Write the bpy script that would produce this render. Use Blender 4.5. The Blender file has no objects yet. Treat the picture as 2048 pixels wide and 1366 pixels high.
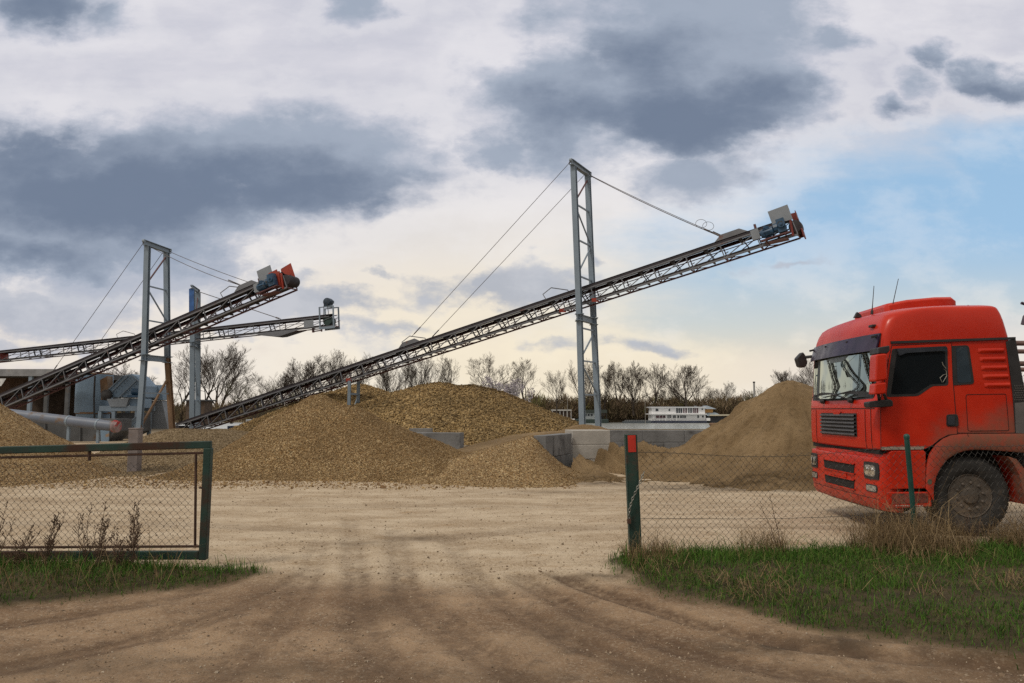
import bpy, math, random
import numpy as np
from mathutils import Vector, Matrix
from math import radians as R, pi, sin, cos, sqrt

scene = bpy.context.scene
col = scene.collection
rnd = random.Random(7)

# ------------------------------------------------------------------ camera
F = 1500.0                      # focal length in pixels of the 2048 px wide photograph
PITCH = math.atan(137 / F)
EYE = 1.6
cam = bpy.data.cameras.new("camera")
cam.sensor_width = 36.0
cam.lens = 36.0 * F / 2048
cam.clip_start = 0.1
cam.clip_end = 5000
camo = bpy.data.objects.new("camera", cam)
camo.location = (0, 0, EYE)
camo.rotation_euler = (pi / 2 + PITCH, 0, 0)
col.objects.link(camo)
scene.camera = camo


def ray(px, py):
    a, b = (px - 1024) / F, (683 - py) / F
    return Vector((a, cos(PITCH) - b * sin(PITCH), sin(PITCH) + b * cos(PITCH)))


def at(px, py, Y):
    d = ray(px, py)
    return Vector((d.x / d.y * Y, Y, EYE + d.z / d.y * Y))


def ground_at(px, py, z=0.0):
    d = ray(px, py)
    t = (z - EYE) / d.z
    return Vector((d.x * t, d.y * t, z))


# ------------------------------------------------------------------ node helpers / materials
def srgb(r, g, b):
    def f(c):
        c /= 255.0
        return c / 12.92 if c <= 0.04045 else ((c + 0.055) / 1.055) ** 2.4
    return (f(r), f(g), f(b))


class NT:
    def __init__(self, tree):
        self.t = tree
        self.n = tree.nodes
        self.l = tree.links

    def new(self, typ, **kw):
        n = self.n.new(typ)
        for k, v in kw.items():
            setattr(n, k, v)
        return n

    def put(self, sock, val):
        if hasattr(val, 'is_output'):
            self.l.new(val, sock)
        elif val is not None:
            if isinstance(val, (tuple, list)) and len(val) == 3 and sock.type == 'RGBA':
                val = (*val, 1)
            sock.default_value = val

    def math(self, op, a, b=None, c=None, clamp=False):
        n = self.new('ShaderNodeMath', operation=op)
        n.use_clamp = clamp
        self.put(n.inputs[0], a)
        if b is not None:
            self.put(n.inputs[1], b)
        if c is not None:
            self.put(n.inputs[2], c)
        return n.outputs[0]

    def vec(self, op, a, b=None, out=0):
        n = self.new('ShaderNodeVectorMath', operation=op)
        self.put(n.inputs[0], a)
        if b is not None:
            if op == 'SCALE':
                self.put(n.inputs['Scale'], b)
            else:
                self.put(n.inputs[1], b)
        return n.outputs[out]

    def mix(self, fac, a, b, blend='MIX'):
        n = self.new('ShaderNodeMix', data_type='RGBA', blend_type=blend)
        self.put(n.inputs[0], fac)
        self.put(n.inputs[6], a)
        self.put(n.inputs[7], b)
        return n.outputs[2]

    def ramp(self, x, a, b, lo=0.0, hi=1.0, smooth=True):
        n = self.new('ShaderNodeMapRange')
        if smooth:
            n.interpolation_type = 'SMOOTHSTEP'
        self.put(n.inputs[0], x)
        self.put(n.inputs[1], a)
        self.put(n.inputs[2], b)
        self.put(n.inputs[3], lo)
        self.put(n.inputs[4], hi)
        return n.outputs[0]

    def noise(self, vec, scale, detail=4, rough=0.55, out=0, dist=0.0):
        n = self.new('ShaderNodeTexNoise')
        if vec is not None:
            self.put(n.inputs['Vector'], vec)
        n.inputs['Scale'].default_value = scale
        n.inputs['Detail'].default_value = detail
        n.inputs['Roughness'].default_value = rough
        n.inputs['Distortion'].default_value = dist
        return n.outputs[out]

    def voronoi(self, vec, scale, out='Color', feature='F1'):
        n = self.new('ShaderNodeTexVoronoi', feature=feature)
        if vec is not None:
            self.put(n.inputs['Vector'], vec)
        n.inputs['Scale'].default_value = scale
        return n.outputs[out]

    def sep(self, v):
        return self.new('ShaderNodeSeparateXYZ').outputs if v is None else self._sep(v)

    def _sep(self, v):
        n = self.new('ShaderNodeSeparateXYZ')
        self.put(n.inputs[0], v)
        return n.outputs

    def comb(self, x, y, z):
        n = self.new('ShaderNodeCombineXYZ')
        for i, v in enumerate((x, y, z)):
            self.put(n.inputs[i], v)
        return n.outputs[0]

    def bump(self, h, strength=0.3, dist=0.02, normal=None):
        n = self.new('ShaderNodeBump')
        n.inputs['Strength'].default_value = strength
        n.inputs['Distance'].default_value = dist
        self.put(n.inputs['Height'], h)
        if normal is not None:
            self.put(n.inputs['Normal'], normal)
        return n.outputs[0]


def newmat(name):
    m = bpy.data.materials.new(name)
    m.use_nodes = True
    t = NT(m.node_tree)
    p = m.node_tree.nodes['Principled BSDF']
    return m, t, p


def mul(c, k):
    return tuple(min(1, x * k) for x in c)


def mat(name, base, rough=0.6, metal=0.0, var=0.2, scale=3.0, bump=0.0, bscale=40, bdist=0.01, spec=0.5,
        patch=None, coat=0.0):
    """patch = (colour, scale, threshold, softness): irregular rust or dirt spots."""
    m, t, p = newmat(name)
    co = t.new('ShaderNodeTexCoord').outputs['Object']
    n = t.noise(co, scale, 6, 0.6)
    c = t.mix(t.ramp(n, 0.3, 0.7), mul(base, 1 - var), mul(base, 1 + var))
    if patch:
        pc, ps, th, so = patch
        n2 = t.noise(co, ps, 8, 0.65)
        f = t.ramp(n2, th, th + so)
        c = t.mix(f, c, pc)
        t.put(p.inputs['Roughness'], t.ramp(f, 0, 1, rough, 0.9))
    else:
        r2 = t.noise(co, scale * 2.3, 4)
        t.put(p.inputs['Roughness'], t.ramp(r2, 0.3, 0.7, max(0, rough - 0.08), min(1, rough + 0.08)))
    t.put(p.inputs['Base Color'], c)
    p.inputs['Metallic'].default_value = metal
    p.inputs['Specular IOR Level'].default_value = spec
    p.inputs['Coat Weight'].default_value = coat
    if bump:
        h = t.noise(co, bscale, 5, 0.6)
        t.put(p.inputs['Normal'], t.bump(h, bump, bdist))
    return m


def island_mat(name, cols, rough=0.85, bump=0.0, bscale=60, spec=0.3, mixnoise=0.0, nscale=1.0, dark=None, cells=0):
    """every loose piece (stone, blade, twig) gets its own tint out of a few colours"""
    m, t, p = newmat(name)
    g = t.new('ShaderNodeNewGeometry')
    co = t.new('ShaderNodeTexCoord').outputs['Object']
    r = t.new('ShaderNodeValToRGB')
    e = r.color_ramp.elements
    e[0].position = 0
    e[0].color = (*cols[0], 1)
    e[1].position = 1
    e[1].color = (*cols[-1], 1)
    for i, c in enumerate(cols[1:-1]):
        x = e.new((i + 1) / (len(cols) - 1))
        x.color = (*c, 1)
    f = g.outputs['Random Per Island']
    if cells:           # the skin under the loose stones is itself a bed of stones of the same size
        f = t.math('FRACT', t.math('ADD', f, t.sep(t.voronoi(co, cells))[0]))
        vd = t.voronoi(co, cells, 'Distance')
        t.put(p.inputs['Normal'], t.bump(t.math('SUBTRACT', 1.0, vd), .9, .5 / cells))
    t.put(r.inputs[0], f)
    c = r.outputs[0]
    if dark:
        f = t.ramp(t.noise(co, nscale, 5), 0.4, 0.65)
        c = t.mix(t.math('MULTIPLY', f, mixnoise), c, dark)
    t.put(p.inputs['Base Color'], c)
    p.inputs['Roughness'].default_value = rough
    p.inputs['Specular IOR Level'].default_value = spec
    if bump:
        t.put(p.inputs['Normal'], t.bump(t.noise(co, bscale, 4), bump, 0.01))
    return m


# ------------------------------------------------------------------ mesh helpers
def tag(o, label=None, cat=None, group=None, kind=None):
    if label:
        o['label'] = label
    if cat:
        o['category'] = cat
    if group:
        o['group'] = group
    if kind:
        o['kind'] = kind
    return o


def empty(name, loc=(0, 0, 0), label=None, cat=None, group=None, rotz=0.0):
    o = bpy.data.objects.new(name, None)
    o.empty_display_size = 0.3
    o.location = loc
    o.rotation_euler = (0, 0, rotz)
    col.objects.link(o)
    return tag(o, label, cat, group)


def kids(o):
    return [c for c in col.objects if c.parent == o]


def copy_tree(o, parent=None):
    c = o.copy()
    col.objects.link(c)
    c.parent = parent
    for ch in list(o.children):
        copy_tree(ch, c)
    return c


class MB:
    def __init__(self):
        self.v = []
        self.f = []

    def add(self, vs, fs):
        b = len(self.v)
        self.v += [tuple(x) for x in vs]
        self.f += [tuple(i + b for i in f) for f in fs]
        return self

    def box(self, c, s, M=None):
        c = Vector(c)
        vs = []
        for x in (-.5, .5):
            for y in (-.5, .5):
                for z in (-.5, .5):
                    d = Vector((x * s[0], y * s[1], z * s[2]))
                    if M:
                        d = M @ d
                    vs.append(c + d)
        return self.add(vs, [(0, 1, 3, 2), (4, 6, 7, 5), (0, 4, 5, 1), (2, 3, 7, 6), (0, 2, 6, 4), (1, 5, 7, 3)])

    def bb(self, a, b):
        """box from min corner to max corner"""
        a, b = Vector(a), Vector(b)
        return self.box((a + b) / 2, b - a)

    def bar(self, p, q, w, h=None, up=(0, 0, 1)):
        h = h or w
        p, q = Vector(p), Vector(q)
        d = (q - p)
        L = d.length
        d.normalize()
        up = Vector(up)
        s = d.cross(up)
        if s.length < 1e-4:
            s = d.cross(Vector((0, 1, 0)))
        s.normalize()
        u = s.cross(d)
        M = Matrix((d, s, u)).transposed()
        return self.box((p + q) / 2, (L, w, h), M)

    def ibeam(self, p, q, w, h, t=0.02, up=(0, 0, 1)):
        """H-section: two flanges of width w, web of height h"""
        p, q = Vector(p), Vector(q)
        d = (q - p).normalized()
        s = d.cross(Vector(up))
        s.normalize()
        u = s.cross(d)
        for k in (-1, 1):
            o = u * (k * (h / 2 - t / 2))
            self.bar(p + o, q + o, w, t, u)
        self.bar(p, q, t, h - 2 * t - 0.001, u)
        return self

    def tube(self, p, q, r0, r1=None, n=8, caps=True):
        return self.path([p, q], [r0, r0 if r1 is None else r1], n, caps)

    def path(self, pts, rs, n=6, caps=True, closed=False):
        pts = [Vector(p) for p in pts]
        if not hasattr(rs, '__len__'):
            rs = [rs] * len(pts)
        vs, fs = [], []
        s = None
        m = len(pts)
        for i, p in enumerate(pts):
            if closed:
                d = pts[(i + 1) % m] - pts[i - 1]
            else:
                d = pts[min(i + 1, m - 1)] - pts[max(i - 1, 0)]
            d.normalize()
            if s is None:
                s = d.cross(Vector((0, 0, 1)))
                if s.length < 0.05:
                    s = d.cross(Vector((0, 1, 0)))
            s = s - d * s.dot(d)
            s.normalize()
            u = d.cross(s)
            for k in range(n):
                a = 2 * pi * k / n
                vs.append(p + (s * cos(a) + u * sin(a)) * rs[i])
        for i in range(m if closed else m - 1):
            j = (i + 1) % m
            for k in range(n):
                k2 = (k + 1) % n
                fs.append((i * n + k, i * n + k2, j * n + k2, j * n + k))
        if caps and not closed:
            fs.append(tuple(range(n))[::-1])
            fs.append(tuple((m - 1) * n + k for k in range(n)))
        return self.add(vs, fs)

    def lathe(self, prof, c, ax=(0, 0, 1), n=24):
        """prof: list of (radius, offset along the axis); axis through c"""
        c, ax = Vector(c), Vector(ax).normalized()
        s = ax.cross(Vector((0, 0, 1)))
        if s.length < 0.05:
            s = ax.cross(Vector((0, 1, 0)))
        s.normalize()
        u = ax.cross(s)
        vs, fs = [], []
        for r, o in prof:
            for k in range(n):
                a = 2 * pi * k / n
                vs.append(c + ax * o + (s * cos(a) + u * sin(a)) * max(r, 1e-4))
        for i in range(len(prof) - 1):
            for k in range(n):
                k2 = (k + 1) % n
                fs.append((i * n + k, i * n + k2, (i + 1) * n + k2, (i + 1) * n + k))
        fs.append(tuple(range(n))[::-1])
        fs.append(tuple((len(prof) - 1) * n + k for k in range(n)))
        return self.add(vs, fs)

    def prism(self, poly, d):
        """poly: 3-D points of a flat outline, extruded along vector d"""
        d = Vector(d)
        n = len(poly)
        vs = [Vector(p) for p in poly] + [Vector(p) + d for p in poly]
        fs = [tuple(range(n)), tuple(range(n, 2 * n))[::-1]]
        for i in range(n):
            j = (i + 1) % n
            fs.append((i, i + n, j + n, j))
        return self.add(vs, fs)

    def grid(self, rows, closed=False):
        """rows: list of equally long point rows"""
        n = len(rows[0])
        vs = [p for r in rows for p in r]
        fs = []
        for i in range(len(rows) - 1):
            for k in range(n if closed else n - 1):
                k2 = (k + 1) % n
                fs.append((i * n + k, i * n + k2, (i + 1) * n + k2, (i + 1) * n + k))
        return self.add(vs, fs)

    def build(self, name, m, parent=None, o=(0, 0, 0), smooth=None, bevel=0.0, fixn=True, **tags):
        me = bpy.data.meshes.new(name)
        o = Vector(o)
        me.from_pydata([(a - o.x, b - o.y, c - o.z) for a, b, c in self.v], [], self.f)
        if fixn:
            import bmesh
            bm = bmesh.new()
            bm.from_mesh(me)
            bmesh.ops.recalc_face_normals(bm, faces=bm.faces)
            bm.to_mesh(me)
            bm.free()
        me.materials.append(m)
        if smooth:
            me.polygons.foreach_set('use_smooth', [True] * len(me.polygons))
            me.set_sharp_from_angle(angle=R(smooth))
        ob = bpy.data.objects.new(name, me)
        col.objects.link(ob)
        if parent:
            ob.parent = parent
        else:
            ob.location = o
        if bevel:
            b = ob.modifiers.new('bevel', 'BEVEL')
            b.width = bevel
            b.segments = 2
            b.limit_method = 'ANGLE'
            b.angle_limit = R(40)
        return tag(ob, **tags)


def np_mesh(name, V, tris=None, quads=None, m=None, smooth=False, attrs=None):
    me = bpy.data.meshes.new(name)
    V = np.asarray(V, dtype=np.float32)
    me.vertices.add(len(V))
    me.vertices.foreach_set('co', V.ravel())
    loops, starts, tot = [], [], 0
    for arr, k in ((tris, 3), (quads, 4)):
        if arr is not None and len(arr):
            arr = np.asarray(arr, dtype=np.int32)
            loops.append(arr.ravel())
            starts.append(tot + np.arange(len(arr), dtype=np.int32) * k)
            tot += arr.size
    loops = np.concatenate(loops)
    starts = np.concatenate(starts)
    me.loops.add(len(loops))
    me.loops.foreach_set('vertex_index', loops)
    me.polygons.add(len(starts))
    me.polygons.foreach_set('loop_start', starts)
    if smooth is not False:
        arr = np.ones(len(starts), dtype=bool) if smooth is True else smooth
        me.polygons.foreach_set('use_smooth', arr)
    else:
        me.polygons.foreach_set('use_smooth', np.zeros(len(starts), dtype=bool))
    me.update(calc_edges=True)
    me.validate()
    for k, a in (attrs or {}).items():
        at_ = me.attributes.new(k, 'FLOAT', 'POINT')
        at_.data.foreach_set('value', np.asarray(a, dtype=np.float32))
    if m:
        me.materials.append(m)
    ob = bpy.data.objects.new(name, me)
    col.objects.link(ob)
    return ob


# ------------------------------------------------------------------ numpy noise
def vnoise(x, y, seed=0):
    xi, yi = np.floor(x).astype(np.int64), np.floor(y).astype(np.int64)
    xf, yf = x - xi, y - yi
    u, v = xf * xf * (3 - 2 * xf), yf * yf * (3 - 2 * yf)

    def h(a, b):
        n = (a * 374761393 + b * 668265263 + seed * 974634777) & 0x7fffffff
        n = ((n ^ (n >> 13)) * 1274126177) & 0x7fffffff
        n = (n ^ (n >> 16)) & 0xffff
        return n / 65535.0
    return (h(xi, yi) * (1 - u) + h(xi + 1, yi) * u) * (1 - v) + (h(xi, yi + 1) * (1 - u) + h(xi + 1, yi + 1) * u) * v


def fbm(x, y, seed=0, oct=4):
    s, a, t = 0, 0.5, 0
    for i in range(oct):
        s = s + a * vnoise(x, y, seed + i)
        t += a
        a *= 0.5
        x, y = x * 2.03 + 5.1, y * 2.03 + 1.7
    return s / t - 0.5


def sstep(x, a, b):
    t = np.clip((x - a) / (b - a), 0, 1)
    return t * t * (3 - 2 * t)


def stones_np(P, S, rs, flat=0.7):
    """little eight-sided pebbles at points P with sizes S"""
    n = len(P)
    base = np.array([(1, 0, 0), (-1, 0, 0), (0, 1, 0), (0, -1, 0), (0, 0, 1), (0, 0, -1)], dtype=np.float64)
    tri = np.array([(0, 2, 4), (2, 1, 4), (1, 3, 4), (3, 0, 4), (2, 0, 5), (1, 2, 5), (3, 1, 5), (0, 3, 5)])
    V = np.repeat(base[None], n, 0)
    V = V * rs.uniform(0.55, 1.25, (n, 6, 1)) + rs.uniform(-.25, .25, (n, 6, 3))
    V[:, :, 2] *= flat
    V[:, :, 1] *= rs.uniform(0.6, 1.0, (n, 1))
    q = rs.normal(size=(n, 4))
    q[:, 1:3] *= 0.45
    q /= np.linalg.norm(q, axis=1)[:, None]
    w, x, y, z = q.T
    M = np.stack([np.stack([1 - 2 * (y * y + z * z), 2 * (x * y - z * w), 2 * (x * z + y * w)], -1),
                  np.stack([2 * (x * y + z * w), 1 - 2 * (x * x + z * z), 2 * (y * z - x * w)], -1),
                  np.stack([2 * (x * z - y * w), 2 * (y * z + x * w), 1 - 2 * (x * x + y * y)], -1)], 1)
    V = np.einsum('nij,nkj->nki', M, V) * S[:, None, None] + P[:, None, :]
    T = tri[None] + (np.arange(n) * 6)[:, None, None]
    return V.reshape(-1, 3), T.reshape(-1, 3)
# ------------------------------------------------------------------ sky and light
SUN_AZ, SUN_EL = R(232), R(52)      # azimuth measured from +Y clockwise: behind the camera, to the left


def build_world():
    w = bpy.data.worlds.new("World")
    scene.world = w
    w.use_nodes = True
    nt = NT(w.node_tree)
    bg = w.node_tree.nodes['Background']
    sky = nt.new('ShaderNodeTexSky', sky_type='NISHITA')
    sky.sun_disc = False
    sky.sun_elevation = SUN_EL
    sky.sun_rotation = SUN_AZ
    sky.air_density = 1.0
    sky.dust_density = 1.5
    K = 10.0                          # background strength is 0.1; cloud colours are given in picture units
    d = nt.new('ShaderNodeTexCoord').outputs['Generated']
    x, y, z = nt.sep(d)
    ay = nt.math('MAXIMUM', nt.math('ABSOLUTE', y), 0.05)
    u = nt.math('DIVIDE', x, ay)
    v = nt.math('DIVIDE', nt.math('MAXIMUM', z, 0.0), ay)
    uv = nt.comb(u, v, 0.0)
    st = nt.comb(u, nt.math('MULTIPLY', v, 1.6), 0.0)
    w1 = nt.noise(st, 2.6, 3, 0.5, out=1)
    w2 = nt.noise(st, 9.0, 8, 0.62, out=1)
    wv = nt.vec('ADD', nt.vec('SCALE', nt.vec('SUBTRACT', w1, (.5, .5, .5)), 0.22),
                nt.vec('SCALE', nt.vec('SUBTRACT', w2, (.5, .5, .5)), 0.14))
    wv = nt.vec('MULTIPLY', wv, (1.0, 0.62, 0.0))
    p = nt.vec('ADD', uv, wv)

    def blob(px, py, rx, ry, wt=1.0, soft=0.35, src=p):
        a = ray(px, py)
        c = (a.x / a.y, a.z / a.y, 0)
        q = nt.vec('MULTIPLY', nt.vec('SUBTRACT', src, c), (F / rx, F / ry, 0))
        l = nt.vec('LENGTH', q, out=1)
        return nt.ramp(l, 1.55 + soft, 0.25, 0.0, wt, False)

    def total(bl):
        s = bl[0]
        for b in bl[1:]:
            s = nt.math('MAXIMUM', s, b)
        return s
    heavy = total([
        blob(60, 400, 520, 105, 1.0, .45), blob(420, 335, 430, 105, .96, .45), blob(700, 352, 190, 80, .7, .5), blob(120, 320, 420, 100, .62, .5),
        blob(40, 480, 260, 60, .85, .4),
        blob(1380, 50, 250, 150, 1.0, .3), blob(1320, 190, 280, 95, .95, .35), blob(1530, 170, 130, 120, .9, .35), blob(1150, 215, 140, 120, .72, .5),
        blob(1450, 230, 120, 60, .75, .4),
        blob(1690, 65, 60, 40, .7, .4), blob(1868, 100, 52, 36, .75, .35), blob(1815, 155, 60, 45, .7, .4), blob(1765, 205, 85, 38, .8, .4),
        blob(2005, 150, 130, 36, .72, .4), blob(1380, 345, 130, 60, .52, .5),
        blob(1000, 300, 85, 60, .75, .45), blob(970, 345, 55, 28, .5, .5),
        blob(60, 10, 130, 75, .7, .45), blob(210, 25, 90, 50, .5, .5), blob(690, 20, 75, 60, .72, .45),
    ])
    light = total([
        blob(640, 605, 170, 34, .62, .4), blob(1150, 690, 260, 30, .42, .5), blob(150, 560, 260, 60, .42, .5), blob(760, 560, 60, 16, .5, .4), blob(1000, 572, 190, 44, .66, .4),
        blob(880, 560, 100, 20, .5, .4), blob(780, 660, 90, 20, .45, .4), blob(620, 560, 60, 18, .42, .5), blob(720, 555, 50, 14, .42, .5),
        blob(1290, 692, 120, 20, .5, .4), blob(1080, 680, 120, 22, .4, .5), blob(80, 620, 200, 45, .6, .5),
        blob(1440, 540, 70, 14, .4, .5), blob(220, 600, 90, 40, .45, .5), blob(1200, 523, 28, 12, .5, .4),
        blob(1610, 528, 50, 8, .35, .5), blob(40, 700, 220, 24, .4, .5),
    ])
    fine = nt.noise(st, 5.5, 10, 0.6)
    puff = nt.noise(nt.vec('ADD', st, nt.vec('SCALE', wv, 0.6)), 2.2, 10, 0.55)
    core = total([
        blob(330, 395, 480, 60, 1.0, .3), blob(60, 330, 230, 80, .8, .3), blob(640, 370, 180, 45, .75, .3), blob(60, 500, 160, 30, .7, .3),
        blob(1330, 225, 230, 55, 1.0, .3), blob(1250, 120, 110, 90, .65, .3), blob(1500, 190, 130, 50, .75, .3), blob(1780, 215, 80, 24, .6, .3), blob(1850, 110, 40, 26, .4, .3),
        blob(2010, 160, 120, 22, .7, .3), blob(60, 20, 110, 60, .8, .3), blob(980, 345, 60, 18, .4, .3)])
    # high thin sheet of cloud, open to the blue at the right
    blue = total([blob(1960, 450, 480, 170, 1.0, .3), blob(2120, 330, 330, 120, 1.0, .3), blob(1600, 590, 380, 110, .85, .4), blob(1800, 540, 460, 150, 1.0, .3)])
    streak = nt.noise(nt.comb(u, nt.math('MULTIPLY', v, 4.5), 0.3), 3.0, 8, 0.6)
    sheet = nt.math('SUBTRACT', 1.0, nt.ramp(nt.math('ADD', blue, nt.math('MULTIPLY', nt.math('SUBTRACT', streak, .5), .85)), .12, .85, 0, .97))
    clear = nt.mix(0.75, sky.outputs[0], mul3(srgb(160, 201, 235), K))
    low = nt.ramp(v, 0.0, 0.25, 1.0, 0.0)
    side = nt.ramp(nt.math('ABSOLUTE', nt.math('SUBTRACT', u, 0.02)), 0.10, 0.62, 1.0, 0.0)
    glow = nt.math('MULTIPLY', nt.ramp(v, 0.02, 0.36, 1.0, 0.0), side)
    tex = nt.math('ADD', nt.math('MULTIPLY', puff, .6), nt.math('MULTIPLY', streak, .4))
    shc = nt.mix(nt.ramp(tex, .33, .66), mul3(srgb(194, 196, 209), K), mul3(srgb(226, 224, 230), K))
    shc = nt.mix(nt.math('MULTIPLY', nt.ramp(v, 0.52, 0.15), nt.ramp(u, -.25, .25, .55, .85)), shc, mul3(srgb(238, 235, 234), K))
    shc = nt.mix(nt.math('MULTIPLY', low, .75), shc, mul3(srgb(223, 211, 203), K))
    shc = nt.mix(nt.math('MULTIPLY', glow, .85), shc, mul3(srgb(246, 233, 206), K))
    clear = nt.mix(nt.ramp(v, 0.06, 0.25, .95, 0.0), clear, mul3(srgb(214, 214, 204), K))
    clear = nt.mix(nt.ramp(v, 0.02, 0.12, .9, 0.0), clear, mul3(srgb(226, 213, 192), K))
    c = nt.mix(sheet, clear, shc)
    wisp = nt.math('ADD', nt.math('MULTIPLY', nt.math('SUBTRACT', puff, .5), 1.15), nt.math('MULTIPLY', nt.math('SUBTRACT', fine, .5), 1.05))
    wisp = nt.math('ADD', wisp, nt.math('MULTIPLY', nt.math('SUBTRACT', nt.noise(nt.vec('ADD', st, nt.vec('SCALE', wv, .5)), 15.0, 9, .62), .5), .42))
    # small clouds low over the horizon: warm lit edges, thin grey bodies
    d2 = nt.math('ADD', light, nt.math('MULTIPLY', wisp, 1.15))
    rim2 = nt.math('MULTIPLY', nt.ramp(d2, -.05, .22), nt.ramp(d2, .42, .24))
    c = nt.mix(nt.math('MULTIPLY', rim2, nt.math('MULTIPLY', low, .45)), c, mul3(srgb(252, 240, 214), K))
    c = nt.mix(nt.ramp(d2, .20, .52, 0, .80), c, mul3(srgb(163, 172, 188), K))
    # heavy clouds: a grey veil, then the body, darkest along the flat bases
    d1 = nt.math('ADD', heavy, wisp)
    veil = nt.mix(nt.ramp(fine, .35, .65), mul3(srgb(176, 184, 201), K), mul3(srgb(205, 207, 218), K))
    rim1 = nt.math('MULTIPLY', nt.ramp(d1, -.10, .18), nt.ramp(d1, .40, .22))
    c = nt.mix(nt.math('MULTIPLY', rim1, .24), c, mul3(srgb(243, 241, 242), K))
    c = nt.mix(nt.ramp(d1, .20, .50, 0, .6), c, veil)
    dk = nt.math('ADD', nt.math('MULTIPLY', core, .70), nt.math('ADD', nt.math('MULTIPLY', nt.math('SUBTRACT', d1, .45), .45), nt.math('MULTIPLY', nt.math('SUBTRACT', fine, .5), .8)))
    dark = nt.mix(nt.ramp(dk, .05, .85), mul3(srgb(160, 171, 188), K), mul3(srgb(107, 122, 145), K))
    c = nt.mix(nt.ramp(d1, .29, .64, 0, .95), c, dark)
    # unseen bright sky, added over the yard and behind the viewer to light the scene
    top = nt.math('MAXIMUM', nt.ramp(v, .62, 1.3), nt.ramp(y, .12, -.25))
    c = nt.mix(top, c, mul3((1.05, 0.98, 0.88), K * SKYTOP))
    nt.put(bg.inputs['Color'], c)
    bg.inputs['Strength'].default_value = 0.1
    w.cycles.sampling_method = 'MANUAL'
    w.cycles.sample_map_resolution = 512


def mul3(c, k):
    return tuple(x * k for x in c)


SKYTOP = 0.60
build_world()
sun = bpy.data.lights.new("sun", 'SUN')
sun.energy = 1.5
sun.angle = R(11)
sun.color = (1.0, 0.91, 0.78)
suno = bpy.data.objects.new("sun", sun)
sd = Vector((sin(SUN_AZ) * cos(SUN_EL), cos(SUN_AZ) * cos(SUN_EL), sin(SUN_EL)))
suno.rotation_euler = sd.to_track_quat('Z', 'Y').to_euler()
suno.location = (0, 0, 40)
col.objects.link(suno)
vs = scene.view_settings
vs.view_transform = 'Standard'
vs.look = 'None'
vs.gamma = 1
vs.use_curve_mapping = False
vs.exposure = 0.0

# ------------------------------------------------------------------ ground
GRASS_L = [(-9, 8.2), (-2.75, 7.85), (-2.45, 7.55), (-2.75, 7.3), (-3.2, 6.9), (-3.75, 6.5), (-4.3, 6.15), (-6, 5.6), (-9, 5.2)]
GRASS_R = [(0.98, 7.75), (1.12, 8.25), (1.5, 8.55), (4.6, 8.85), (12, 9.3), (12, 4.2), (4.4, 4.5), (3.2, 4.95), (2.5, 5.5), (1.85, 6.05),
           (1.3, 6.95)]


def poly_sd(poly, X, Y):
    """signed distance (positive inside)"""
    d = np.full(X.shape, 1e9)
    ins = np.zeros(X.shape, bool)
    n = len(poly)
    for i in range(n):
        (x0, y0), (x1, y1) = poly[i], poly[(i + 1) % n]
        ex, ey = x1 - x0, y1 - y0
        t = np.clip(((X - x0) * ex + (Y - y0) * ey) / (ex * ex + ey * ey), 0, 1)
        d = np.minimum(d, np.hypot(X - x0 - t * ex, Y - y0 - t * ey))
        c = ((y0 > Y) != (y1 > Y)) & (X < (x1 - x0) * (Y - y0) / (y1 - y0 + 1e-12) + x0)
        ins ^= c
    return np.where(ins, d, -d)


def grass_mask(X, Y):
    w = 0.42 * fbm(X * 1.7, Y * 1.7, 3) + .20 * fbm(X * 6, Y * 6, 4)
    a = poly_sd(GRASS_L, X, Y)
    b = poly_sd(GRASS_R, X, Y)
    return np.maximum(a, b) + w


def track(pix, w, d):
    return ([tuple(ground_at(px, py))[:2] for px, py in pix], w, d)


RUTS = [  # wheel tracks through the gateway: path, width, depth
    track([(700, 1040), (712, 1146), (716, 1200), (730, 1266), (800, 1330), (900, 1400), (1100, 1500)], .13, 0.0110),
    track([(790, 1060), (806, 1140), (818, 1190), (860, 1235), (960, 1300), (1090, 1370), (1300, 1480)], .14, 0.0110),
    track([(900, 1080), (960, 1160), (1010, 1200), (1130, 1266), (1300, 1330), (1500, 1400)], .13, 0.0088),
    track([(880, 1215), (960, 1270), (1053, 1343), (1120, 1420)], .09, 0.0066),
    track([(640, 1080), (620, 1150), (570, 1230), (480, 1310), (360, 1400)], .13, 0.0077),
    track([(600, 1150), (500, 1200), (380, 1245), (200, 1290), (0, 1330), (-300, 1390)], .14, 0.0099),
    track([(480, 1150), (330, 1195), (150, 1225), (0, 1248), (-300, 1300)], .12, 0.0110),
    track([(1130, 1150), (1260, 1195), (1400, 1240), (1600, 1285), (1800, 1312), (2100, 1345)], .13, 0.0338),
    track([(1040, 1150), (1180, 1225), (1360, 1290), (1560, 1335), (1800, 1370), (2200, 1420)], .13, 0.0154),
    track([(660, 1060), (400, 1050), (100, 1048), (-300, 1050)], .22, 0.0083),
    track([(860, 1075), (1100, 1055), (1400, 1050), (1900, 1062)], .22, 0.0083),
    ([(-9, 13.6), (-3, 13.0), (1, 12.9), (6, 13.4), (12, 13.8)], .35, 0.0110),
]


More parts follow.
